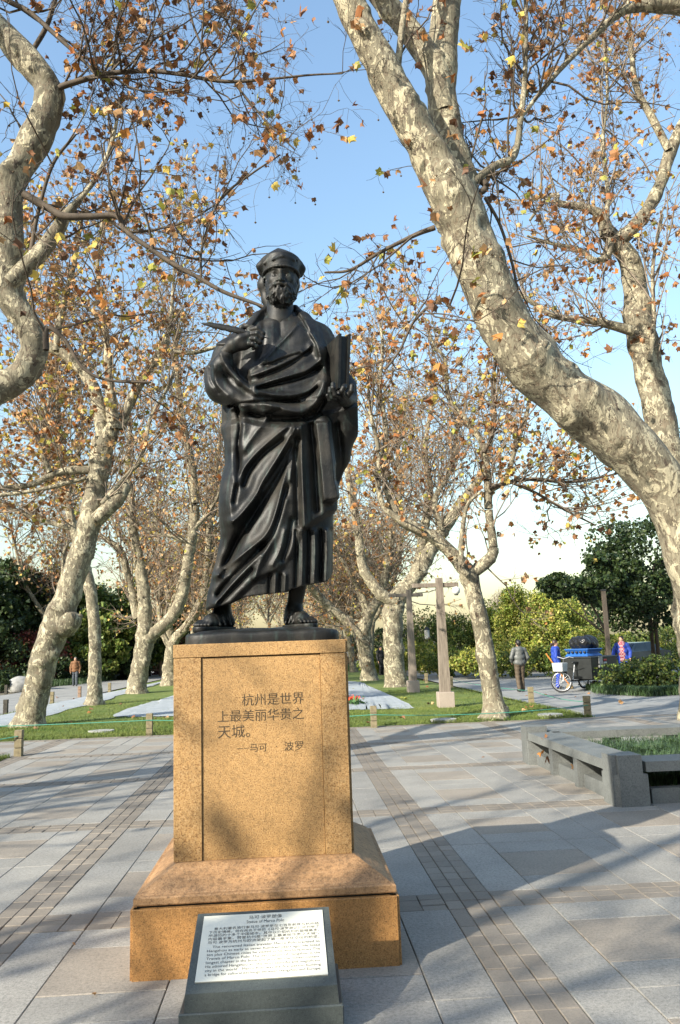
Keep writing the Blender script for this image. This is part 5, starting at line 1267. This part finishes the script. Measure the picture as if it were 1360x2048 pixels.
# bare grey tree behind
bt = AT(988, 1150, 66); T_ = Tree((bt[0], 66, 0), 'bare grey twiggy tree behind the olive bamboo', 'bare_tree', 'bare trees', 77)
T_.limb3([(bt[0], 66, 0, .12), (bt[0], 66, 2.5, .1), (bt[0]+.2, 66, bt[2]*.7, .05)], 1); T_.limb3([(bt[0], 66, 2.2, .08), (bt[0]+1.2, 66, bt[2]*.75, .03)], 1); T_.limb3([(bt[0], 66, 2.0, .08), (bt[0]-1.3, 66, bt[2]*.75, .03)], 1)
T_.grow(70, (.8, 1.9), 7, (.4, 1.0), 6, (.2, .5), leaves=.03, leaf=.1, twr=2.2, rmax=.2, up=.2, droop=0, zmin=1.5, shapes=[DV])
# dark glossy broadleaf tree on the right
mg = G(1312, 1347); mt = bushy('broadleaf_tree', 'dark glossy broadleaf tree rising over the hedge and the worker in plaid', 'tree', (mg[0], mg[1]), 2.5, 2.3, AT(1270, 1035, mg[1])[2], 15000, .13, PGD, 'broadleaf trees', 1.9, 5, True, 60, False, .30, 3)
mg2 = AT(1170, 1150, 31); bushy('broadleaf_tree', 'dark broadleaf tree reaching left over the black bag', 'tree', (mg2[0]+.6, 31.5), 2.0, 1.8, AT(1190, 1105, 31)[2], 6500, .13, PGD, 'broadleaf trees', 2.9, 6, True, 36, False, .32)
# hedge with strap leaf edging
hc = G(1300, 1388); o = bushy('hedge', 'clipped low hedge with orange leaves caught in it beside the tricycle', 'hedge', (hc[0]+1.95, hc[1]+1.5), 2.75, 1.2, 1.0, 12000, .075, np.vstack([PGM, PGM*.7, PGD]), None, .0, 7, False, 90, False, .62)
hc2 = AT(1208, 1360, 24.6)
def edging(pts, n, label, h=(.18, .34), wid=.35):
    P = np.array(pts); t = rng.uniform(0, len(P)-1.001, n); i = t.astype(int); f = (t-i)[:, None]; xy = P[i]*(1-f)+P[i+1]*f+rng.normal(0, wid*.5, (n, 2))
    V, F = strap_grass(0, xy, h, .011, 0.0); o = part('strap_leaf_edging', V, F, M_lir); setp(o, label, 'grass', kind='stuff')
edging([G(1196, 1376)[:2], G(1220, 1386)[:2], G(1300, 1391)[:2], G(1400, 1384)[:2]], 7000, 'strap leaved grass edging the foot of the hedge')
edging([G(680, 1342)[:2], G(860, 1340)[:2], G(980, 1338)[:2], G(1080, 1334)[:2], G(1200, 1326)[:2]], 9000, 'strap leaved grass along the far side of the right path', (.3, .6), .9)
edging([G(-30, 1384)[:2], G(40, 1376)[:2], G(130, 1370)[:2], G(230, 1357)[:2]], 6000, 'ground cover along the far side of the left path', (.3, .55), 1.0)
V, F = strap_grass(0, np.stack([rng.uniform(9.6, 13.5, 3000), rng.uniform(23.4, 25.4, 3000)], -1), (.2, .5), .01, .0)
# rocks
M_rock = simple('grey_rock', (.26, .26, .25), .9, 0, .35, 4, .6, 9)
def rock(px, py, s, label):
    c = G(px, py); r = SDF(c-np.array([s*1.6, s*1.3, .15]), c+np.array([s*1.6, s*1.3, s*1.2]), s*.11); rg = np.random.default_rng(int(px))
    for k in range(5): r.ell(c+rg.normal(0, .35, 3)*[s, s*.6, s*.2]+[0, 0, s*.25], rg.uniform(.35, .75, 3)*s, s*.2)
    V, F = r.mesh(); o = part('rock', V, F, M_rock, None, False); setp(o, label, 'rock', 'garden rocks')
rock(1203, 1377, .30, 'brownish rock at the corner of the hedge'); rock(45, 1381, .8, 'pale flat rock beside the left path'); rock(218, 1358, .8, 'pale rock by the clipped shrubs'); rock(236, 1356, .55, 'small pale rock by the clipped shrubs'); rock(165, 1357, .5, 'rock behind the man in brown')
# timber railing of the footbridge
M_rail = simple('rail_wood', (.25, .17, .11), .8, 0, .3, 10)
c = G(318, 1352); r = thing('timber_railing', c, 'low timber footbridge railing beside the pedestal', 'railing')
for i, dx in enumerate((-.9, .1, 1.1, 2.1, 3.1)): MB().lathe((c[0]+dx, c[1]+dx*.3, 0), [(.13, -.1), (.13, 1.05 if i else 1.5), (.10, 1.1 if i else 1.55), (.13, 1.15 if i else 1.62), (.05, 1.25 if i else 1.75)], 10).build('post', M_rail, r)
for z in (.45, .95):
    MB().tube([(c[0]-.9, c[1]-.27, z), (c[0]+3.1, c[1]+.93, z)], .05, 6).build('rail', M_rail, r)
for k in range(9): MB().tube([(c[0]-.65+k*.45, c[1]-.195+k*.135, .45), (c[0]-.5+k*.45, c[1]-.15+k*.135, .95)], .03, 5).build('baluster', M_rail, r)
# lanterns and poles
M_black = simple('black_metal', (.02, .02, .02), .5, 0, .2, 10); M_lan = simple('lantern_glass', (.55, .55, .52), .4, 0, .1, 10)
def lantern(px, py, ptop, label, heads=1):
    b = G(px, py); zt = AT(px, ptop, b[1])[2]; o = thing('lantern_post', b, label, 'lamp post', 'black lantern posts'); x, y = b[0], b[1]
    MB().lathe((x, y, 0), [(.10, -.05), (.10, .3), (.05, .4), (.04, zt-.8)], 8).build('pole', M_black, o)
    for k in range(heads):
        dx = (k-.5)*.42 if heads > 1 else 0
        MB().lathe((x+dx, y, zt-.75), [(.10, 0), (.15, .05), (.16, .55)], 4 if heads > 1 else 8).build('lantern', M_lan, o); MB().lathe((x+dx, y, zt-.195), [(.19, 0), (.10, .12), (.02, .2)], 4 if heads > 1 else 8).build('lantern_cap', M_black, o)
    if heads > 1: MB().tube([(x-.25, y, zt-.8), (x+.25, y, zt-.8)], .03, 6).build('arm', M_black, o)
lantern(265, 1352, 1278, 'black twin lantern post left of the forked tree', 2); lantern(80, 1362, 1262, 'single lantern half hidden by the leaning burred trunk'); lantern(858, 1345, 1253, 'slim lantern pole between the two timber posts'); lantern(873, 1340, 1270, 'thin blue grey pole beside the nearer timber post')
b = G(1223, 1366); o = thing('pole', b, 'plain dark timber pole beside the worker in plaid', 'pole'); MB().box((b[0]-.07, b[1]-.07, -.05), (b[0]+.07, b[1]+.07, 3.4), .01).build('shaft', simple('dark_timber', (.07, .055, .04), .8), o); MB().box((b[0]-.09, b[1]-.09, 3.4), (b[0]+.09, b[1]+.09, 3.46), .01).build('pole_cap', M_black, o)
# ------------------------------------------------------------------ people
def cmat(name, c, rough=.8, var=.2, scale=9): return simple(name, c, rough, 0, var, scale, .25, 30)
M_skin = cmat('skin', (.42, .25, .17), .6, .08); M_hair = cmat('hair', (.012, .010, .009), .5); M_shoe = cmat('shoe', (.02, .018, .016), .5)
def plaid():
    t = NT('plaid_shirt'); v = t.geo((16, 16, 16)); c = t.n('ShaderNodeTexChecker'); c.inputs['Scale'].default_value = 1.0; c.inputs['Color1'].default_value = (.30, .05, .07, 1); c.inputs['Color2'].default_value = (.42, .28, .28, 1); t.l(v, c.inputs['Vector'])
    return t.fin(c.outputs[0], .8)
def person(label, pos, H, ang, jacket, trousers, arms, feet, extra=None, hem=.78, hairm=None, open_front=None, long_hair=False, look=0.0, bulk=1.0, group='people in the park'):
    """local frame: faces -y, x to its left; ang turns it about z. arms: [(elbow, wrist), ...] for x+ and x-; feet [(x,y), (x,y)]"""
    ca, sa = math.cos(ang), math.sin(ang); k = H/1.70
    def W(p): p = np.array(p, float)*k; return np.array([pos[0]+p[0]*ca-p[1]*sa, pos[1]+p[0]*sa+p[1]*ca, p[2]])
    o = thing('person', pos, label, 'person', group)
    lo = np.array([pos[0]-.75, pos[1]-.75, -.03]); hi = np.array([pos[0]+.75, pos[1]+.75, 1.85*k]); h = .013
    hipz, shz = .93, 1.40
    legs = []
    for s, f in zip((1, -1), feet):
        hip = (s*.085, 0, hipz); an = (f[0], f[1], .085); kn = ((hip[0]+an[0])/2, (hip[1]+an[1])/2-.05, .50); legs.append((hip, kn, an))
    b = SDF(lo, hi, h)
    b.chain([W((0, .01, .95)), W((0, .0, 1.15)), W((0, .01, 1.38))], [.12*k, .12*k, .13*k], .03); b.cap(W((-.15, .01, 1.39)), W((.15, .01, 1.39)), .06*k, .06*k, .04)
    b.cap(W((0, .01, 1.40)), W((0, 0, 1.53)), .052*k, .05*k, .02)
    hx, hy = math.sin(look), -math.cos(look)
    b.ell(W((0, 0, 1.61)), np.array([.075, .092, .105])*k, .02, 'u', ang+look); b.ell(W((hx*.03, hy*.03, 1.55)), np.array([.058, .066, .066])*k, .02, 'u', ang+look)
    b.cap(W((hx*.085, hy*.085, 1.625)), W((hx*.107, hy*.107, 1.585)), .010*k, .015*k, .012)
    for s in (-1, 1):
        ex, ey = hx*.082-hy*s*.03, hy*.082+hx*s*.03; b.ell(W((ex, ey, 1.622)), np.full(3, .012)*k, .008, 's'); b.ell(W((-hy*s*.078, hx*s*.078, 1.60)), np.array([.014, .02, .03])*k, .008)
    b.cap(W((hx*.088-hy*.02, hy*.088+hx*.02, 1.548)), W((hx*.088+hy*.02, hy*.088-hx*.02, 1.548)), .006*k, .006*k, .006, 's')
    for (el, wr), s in zip(arms, (1, -1)):
        sh = (s*.185, .01, shz); b.chain([W(sh), W(el), W(wr)], [.05*k, .04*k, .028*k], .02)
        d = np.array(wr)-np.array(el); d /= np.linalg.norm(d); p = np.array(wr)+d*.05; b.ell(W(p), np.array([.032, .032, .045])*k, .015)
        for q in range(4): b.cap(W(p+d*.02+[0, (q-1.5)*.017, 0]), W(p+d*.10+[0, (q-1.5)*.015, -.01]), .010*k, .008*k, .006)
        b.cap(W(p+[0, -.025, 0]), W(p+d*.05+[0, -.045, 0]), .011*k, .009*k, .008)
    for hip, kn, an in legs: b.chain([W(hip), W(kn), W(an)], [.08*k, .055*k, .04*k], .03)
    V, F = b.mesh(); part('body', V, F, M_skin, o, True)
    # jacket
    j = SDF(lo, hi, h); B = bulk
    j.chain([W((0, .01, hem+.10)), W((0, .0, 1.12)), W((0, .01, 1.36))], [.135*B*k, .145*B*k, .15*B*k], .04)
    j.cap(W((-.09, .01, hem+.11)), W((.09, .01, hem+.11)), .115*B*k, .115*B*k, .05); j.cap(W((-.08, .0, 1.15)), W((.08, .0, 1.15)), .12*B*k, .12*B*k, .05); j.cap(W((-.155, .01, 1.39)), W((.155, .01, 1.39)), .078*B*k, .078*B*k, .05); j.cap(W((0, .02, 1.40)), W((0, .015, 1.465)), .078*k, .068*k, .03)
    for (el, wr), s in zip(arms, (1, -1)): j.chain([W((s*.19, .01, shz-.01)), W(el), W(wr)], [.074*B*k, .062*B*k, .050*B*k], .025)
    X, Y, Z = j.xyz((slice(None),)*3); j.D = np.maximum(j.D, (hem*k-Z)).astype(np.float32); j.D += (.006*np.sin(Z*38+X*21)*np.sin(X*29+Y*25)).astype(np.float32)
    b2 = W((0, 0, 1.56)); j.D = np.maximum(j.D, -(np.sqrt((X-b2[0])**2+(Y-b2[1])**2+(Z-b2[2]-.01)**2)-.095*k)).astype(np.float32)
    if open_front is not None:
        c0, c1 = W((0, -.17, 1.52)), W((0, -.19, hem-.05)); j.cap(c0, c1, .045*k, .05*k, .0, 's')
    V, F = j.mesh(); part('jacket', V, F, jacket, o, True)
    if open_front is not None:
        s_ = SDF(lo, hi, h); s_.chain([W((0, .0, .86)), W((0, -.015, 1.12)), W((0, -.005, 1.40))], [.135*B*k, .142*B*k, .135*B*k], .03); V, F = s_.mesh(); part('shirt', V, F, open_front, o, True)
    t = SDF(lo, hi, h); t.cap(W((-.06, .01, .93)), W((.06, .01, .93)), .115*k, .115*k, 0)
    for hip, kn, an in legs: t.chain([W(hip), W(kn), W((an[0], an[1], .07))], [.108*k, .078*k, .066*k], .03)
    X, Y, Z = t.xyz((slice(None),)*3); t.D += (.006*np.sin(Z*44+X*15)*np.sin(X*23+Y*31)).astype(np.float32); t.D = np.maximum(t.D, .045*k-Z).astype(np.float32)
    V, F = t.mesh(); part('trousers', V, F, trousers, o, True)
    for hip, kn, an in legs:
        s_ = SDF(W((an[0], an[1], 0))-.25, W((an[0], an[1], 0))+[.25, .25, .2], .011); s_.cap(W((an[0], an[1]+.04, .045)), W((an[0], an[1]-.13, .035)), .045*k, .040*k, 0); s_.D = np.maximum(s_.D, -s_.xyz((slice(None),)*3)[2]).astype(np.float32); V, F = s_.mesh(); part('shoe', V, F, M_shoe, o, True)
    hr = SDF(W((0, 0, 1.3))-[.3, .3, 0], W((0, 0, 1.8))+[.3, .3, 0], .011); hr.ell(W((-hx*.012, -hy*.012, 1.632)), np.array([.088, .102, .102])*k, 0, 'u', ang+look); hr.cap(W((-hx*.05, -hy*.05, 1.60)), W((-hx*.05, -hy*.05, 1.55)), .07*k, .05*k, .03)
    hr.ell(W((hx*.085, hy*.085, 1.585)), np.array([.078, .078, .085])*k, .01, 's')
    if long_hair: hr.chain([W((-hx*.09, -hy*.09, 1.63)), W((-hx*.14, -hy*.14, 1.57)), W((-hx*.15, -hy*.15, 1.44))], [.035*k, .036*k, .015*k], .02)
    V, F = hr.mesh(); part('hair', V, F, hairm or M_hair, o, True)
    return o, W
down = lambda s, f=0.0, out=.26: ((s*(out+.01), .02, 1.12), (s*out, -.06+f, .87))
person('man in a grey leather jacket and brown trousers walking away', G(1043, 1383), AT(1040, 1281, 26.67)[2], math.pi+.12, cmat('grey_jacket', (.10, .105, .10), .5), cmat('brown_trousers', (.085, .062, .04)), [((.29, .03, 1.14), (.22, -.13, 1.00)), ((-.29, .03, 1.14), (-.24, -.10, .97))], [(.09, .06), (-.10, -.08)], hem=.86, bulk=1.05)
blue = cmat('blue_workwear', (.012, .045, .30), .7, .25)
wp = G(1117, 1377); o, W = person('woman cleaner in blue workwear with a ponytail holding a broom beside the tricycle', wp, 1.62, math.pi/2-.25, blue, cmat('blue_trousers', (.012, .045, .36)), [((.27, .05, 1.13), (.21, -.10, .90)), ((-.27, .02, 1.13), (-.24, -.08, .88))], [(.10, .0), (-.10, .03)], hem=.84, long_hair=True, hairm=cmat('dark_brown_hair', (.035, .018, .012), .5), bulk=1.08)
M_tie = cmat('yellow_hair_tie', (.8, .55, .03)); tp = W((0, .105, 1.64)); MB().lathe((tp[0], tp[1], tp[2]-.02), [(.03, 0), (.042, .02), (.03, .04)], 10).build('hair_tie', M_tie, o)
bm = thing('broom', G(1112, 1376), 'broom with an orange handle held by the woman cleaner', 'broom')
a, c = AT(1092, 1307, wp[1]-.2), AT(1114, 1338, wp[1]-.25); d = (c-a); e = c+d*1.15; e[2] = .12
MB().tube([a, c, e], .022, 8).build('handle', cmat('orange_handle', (.55, .20, .04)), bm); MB().lathe((e[0], e[1], 0.0), [(.14, .01), (.11, .1), (.03, .17)], 12).build('bristles', cmat('bristles', (.25, .18, .08)), bm)
person('woman in an open blue jacket over a red plaid shirt behind the hedge', G(1250, 1364), 1.68, -.45, cmat('blue_jacket', (.018, .05, .30), .7, .35), cmat('blue_trousers', (.012, .045, .36)), [((.28, .05, 1.13), (.27, -.03, .92)), ((-.30, -.02, 1.15), (-.33, -.16, .98))], [(.09, .0), (-.09, .0)], hem=.80, open_front=plaid(), look=-.5, bulk=1.12)
person('man in a brown padded jacket walking along the left path', G(150, 1372), AT(150, 1315, 47.8)[2], .15, cmat('brown_padded', (.16, .075, .03)), cmat('slate_trousers', (.05, .06, .075)), [down(1), down(-1)], [(.10, -.12), (-.10, .14)], hem=.82, hairm=cmat('grey_hair', (.12, .115, .11)), bulk=1.15)
person('dark clothed person standing by the thick lopped trunk', G(763, 1351), AT(765, 1293, 47)[2], .6, cmat('black_coat', (.015, .015, .018)), cmat('black_trousers', (.012, .012, .014)), [down(1), down(-1)], [(.09, .0), (-.09, .0)], hem=.62)

# ------------------------------------------------------------------ cargo tricycle
M_blk = simple('black_plastic', (.018, .02, .02), .45, 0, .3, 6); M_blue = simple('blue_plastic', (.02, .10, .34), .4, 0, .15, 6); M_steel = simple('bright_steel', (.55, .55, .55), .3, .7, .1, 20)
M_tyre = simple('tyre', (.02, .02, .02), .8); M_bag = simple('black_bag', (.012, .012, .013), .28, 0, .3, 9, .8, 14); M_white = simple('white_plastic', (.48, .49, .48), .5, 0, .15, 20); M_red = simple('red_stripe', (.6, .03, .03), .5); M_rag = simple('grey_rag', (.30, .30, .29), .9, 0, .3, 20)
fw_ = G(1125, 1385); ta = np.array([.80, .60, 0]); ta /= np.linalg.norm(ta); ts = np.array([ta[1], -ta[0], 0])
tr = thing('cargo_tricycle', fw_, 'black cargo tricycle carrying blue lidded bins beside the woman cleaner', 'tricycle')
def TW(a, s, z): return fw_+ta*a+ts*s+np.array([0, 0, z])
def wheel(c, R, ax, parent):
    ax = np.array(ax)/np.linalg.norm(ax); u = np.array([0, 0, 1.]); v = np.cross(ax, u); t = np.linspace(0, 2*np.pi, 33)
    ring = lambda r: c+np.outer(np.cos(t), u)*r+np.outer(np.sin(t), v)*r
    hub = MB().tube([c-ax*.05, c+ax*.05], .03, 10).build('wheel', M_steel, parent)
    def sub(nm, pts, r, mat, n=8): V, F = tubes(np.array(pts), np.full(np.array(pts).shape[:2], r), n); o = part(nm, V, F, mat, parent, True); o.parent = hub
    sub('tyre', [ring(R-.022)], .024, M_tyre, 10); sub('rim', [ring(R-.055)], .014, M_steel, 8)
    an = np.arange(16)*2*np.pi/16; sp = np.stack([np.repeat(c[None], 16, 0), c+np.outer(np.cos(an), u)*(R-.05)+np.outer(np.sin(an), v)*(R-.05)], 1)
    for q in sp: sub('spoke', [q], .005, M_steel, 4)
axs = ts
wheel(TW(0, 0, .335), .335, (.35, .94, 0), tr); wheel(TW(2.0, .52, .31), .31, ts, tr); wheel(TW(2.0, -.52, .31), .31, ts, tr)
tb = lambda nm, P, r, m: MB().tube([TW(*p) for p in P], r, 8).build(nm, m, tr)
tb('fork', [(0, .06, .335), (.08, .05, .66), (.14, 0, .80)], .016, M_steel); tb('fork', [(0, -.06, .335), (.08, -.05, .66), (.14, 0, .80)], .016, M_steel); tb('head_tube', [(.12, 0, .72), (.20, 0, 1.02)], .022, M_blk)
tb('handlebar', [(.30, -.30, 1.06), (.20, -.22, 1.10), (.20, 0, 1.04), (.20, .22, 1.10), (.30, .30, 1.06)], .013, M_steel); tb('frame_tube', [(.16, 0, .80), (.34, 0, .50), (.62, 0, .33), (1.3, 0, .33)], .026, M_blk); tb('seat_tube', [(.62, 0, .33), (.78, 0, .86)], .018, M_steel); tb('chain_stay', [(.62, .04, .33), (2.0, .04, .31)], .016, M_blk); tb('axle', [(2.0, -.55, .31), (2.0, .55, .31)], .02, M_blk)
tb('crank', [(.62, -.10, .33), (.62, .10, .33)], .02, M_blk); tb('pedal', [(.70, .12, .20), (.78, .20, .20)], .02, M_blk)
MB().lathe(TW(.62, .07, .33), [(.09, -.01), (.10, 0), (.09, .01)], 14).build('chain_guard', M_blk, tr)
sd_ = SDF(TW(.78, 0, .9)-[.3, .3, .1], TW(.78, 0, .9)+[.3, .3, .12], .012); sd_.cap(TW(.68, 0, .90), TW(.90, 0, .91), .035, .085, 0); sd_.D = np.maximum(sd_.D, np.abs(sd_.xyz((slice(None),)*3)[2]-.90)-.035).astype(np.float32); V, F = sd_.mesh(); part('saddle', V, F, M_blk, tr, True)
def tbox(nm, a0, a1, s0, s1, z0, z1, m, top=1.0, parent=None):
    A = [(a0, s0), (a1, s0), (a1, s1), (a0, s1)]; ca_, cs = (a0+a1)/2, (s0+s1)/2
    rings = []
    for z, k in ((z0, 1.0), (z0+.02, 1.01), (z1-.02, top*1.0), (z1, top*.985)): rings += [TW(ca_+(p[0]-ca_)*k, cs+(p[1]-cs)*k, z) for p in A]
    F = [(3, 2, 1, 0), (12, 13, 14, 15)]+[(q*4+i, q*4+(i+1) % 4, q*4+4+(i+1) % 4, q*4+4+i) for q in range(3) for i in range(4)]
    o = part(nm, rings, F, m, tr); 
    if parent: o.parent = parent
    return o
fr = tb('basket_frame', [(-.12, -.16, .66), (-.12, .16, .66), (.12, .16, .66), (.12, -.16, .66)], .01, M_steel)
tbox('front_basket', -.16, .10, -.17, .17, .66, .92, M_white, 1.12)
bx_ = tbox('cargo_box', .95, 2.35, -.50, .50, .36, 1.06, M_blk, 1.10); tbox('box_rim', .86, 2.44, -.57, .57, 1.03, 1.08, M_blk, 1.0, bx_)
for k, s0 in enumerate((.525, )): 
    for q in range(3): tbox('warning_stripe', 1.62+q*.0, 1.80, s0+.002+q*.001, s0+.02+q*.001, .74+q*.09, .80+q*.09, M_red if q % 2 == 0 else M_white, 1.0, bx_)
for q in range(3): tbox('warning_stripe', .915, .935, .30, .44, .72+q*.08, .78+q*.08, M_red if q % 2 == 0 else M_white, 1.0, bx_)
tbox('hanging_rag', 1.30, 1.52, .545, .575, .72, 1.07, M_rag)
tbox('bin_lid', .92, 1.75, -.42, .42, 1.085, 1.21, M_blue, .84); tbox('bin_lid', .98, 1.72, -.38, .38, 1.215, 1.33, M_blue, 1.16)
for q in range(5): MB().lathe(TW(.93, -.30+q*.15, 1.19), [(.035, 0), (.045, .03), (.035, .06)], 8).build('lid_handle', M_blk, tr)
bg = SDF(TW(1.5, 0, 1.3)-[.75, .75, .05], TW(1.5, 0, 1.3)+[.75, .75, .62], .02)
for a_, s_, z_, r_ in ((1.2, 0, 1.50, .22), (1.5, .12, 1.52, .24), (1.75, -.1, 1.48, .2), (1.25, -.22, 1.50, .2), (1.15, .2, 1.52, .18), (1.6, .2, 1.46, .2)): bg.ell(TW(a_, s_, z_), (r_, r_, r_*1.05), .12)
X, Y, Z = bg.xyz((slice(None),)*3); bg.D += (.018*np.sin(X*21+Z*9)*np.sin(Y*19-Z*13)+.010*np.sin(X*47)*np.sin(Z*41+Y*30)).astype(np.float32); bg.D = np.maximum(bg.D, 1.33-Z).astype(np.float32)
V, F = bg.mesh(); o = part('rubbish_bag', V, F, M_bag, None, True); setp(o, 'bulging black rubbish bag on top of the blue bin lids', 'bag')

# ------------------------------------------------------------------ parked car behind the hedge
M_car = simple('car_paint', (.06, .08, .10), .25, .4, .1, 3); M_glass = simple('car_glass', (.02, .03, .04), .08, 0, .1, 3)
cc = G(1272, 1346); cc[1] += 4; car = thing('parked_car', cc, 'dark parked car half hidden by the hedge and the broadleaf trunks', 'car')
prof = [(-2.1, .35), (-2.15, .62), (-1.9, .82), (-1.1, .92), (-.55, 1.36), (.75, 1.40), (1.45, .98), (2.05, .92), (2.15, .6), (2.1, .35)]
def CP(x, y, z): a = .5; return (cc[0]+1.6+x*math.cos(a)-y*math.sin(a), cc[1]+x*math.sin(a)+y*math.cos(a), z)
V = [CP(x, -.82 if z < 1 else -.66, z) for x, z in prof]+[CP(x, .82 if z < 1 else .66, z) for x, z in prof]; n = len(prof)
part('body', V, [tuple(range(n-1, -1, -1)), tuple(range(n, 2*n))]+[(i, (i+1) % n, n+(i+1) % n, n+i) for i in range(n)], M_car, car)
def cq(nm, pts, m): part(nm, [CP(*p) for p in pts], [(0, 1, 2, 3)], m, car)
cq('windscreen', [(-1.075, -.72, .96), (-1.075, .72, .96), (-.60, .62, 1.335), (-.60, -.62, 1.335)], M_glass)
for s in (-1, 1):
    cq('side_window', [(-.85, s*.815, .97), (.1, s*.815, .97), (.1, s*.69, 1.33), (-.48, s*.69, 1.32)], M_glass); cq('side_window', [(.16, s*.815, .97), (1.2, s*.815, .99), (.75, s*.69, 1.34), (.16, s*.69, 1.33)], M_glass)
    for x in (-1.35, 1.35): 
        w0 = np.array(CP(x, s*.70, .31)); w1 = np.array(CP(x, s*.84, .31)); MB().tube([w0, w1], .31, 18).build('wheel', M_tyre, car)
    cq('headlight', [(-2.13, s*.45, .68), (-2.13, s*.75, .68), (-2.02, s*.75, .78), (-2.02, s*.45, .78)], M_steel)
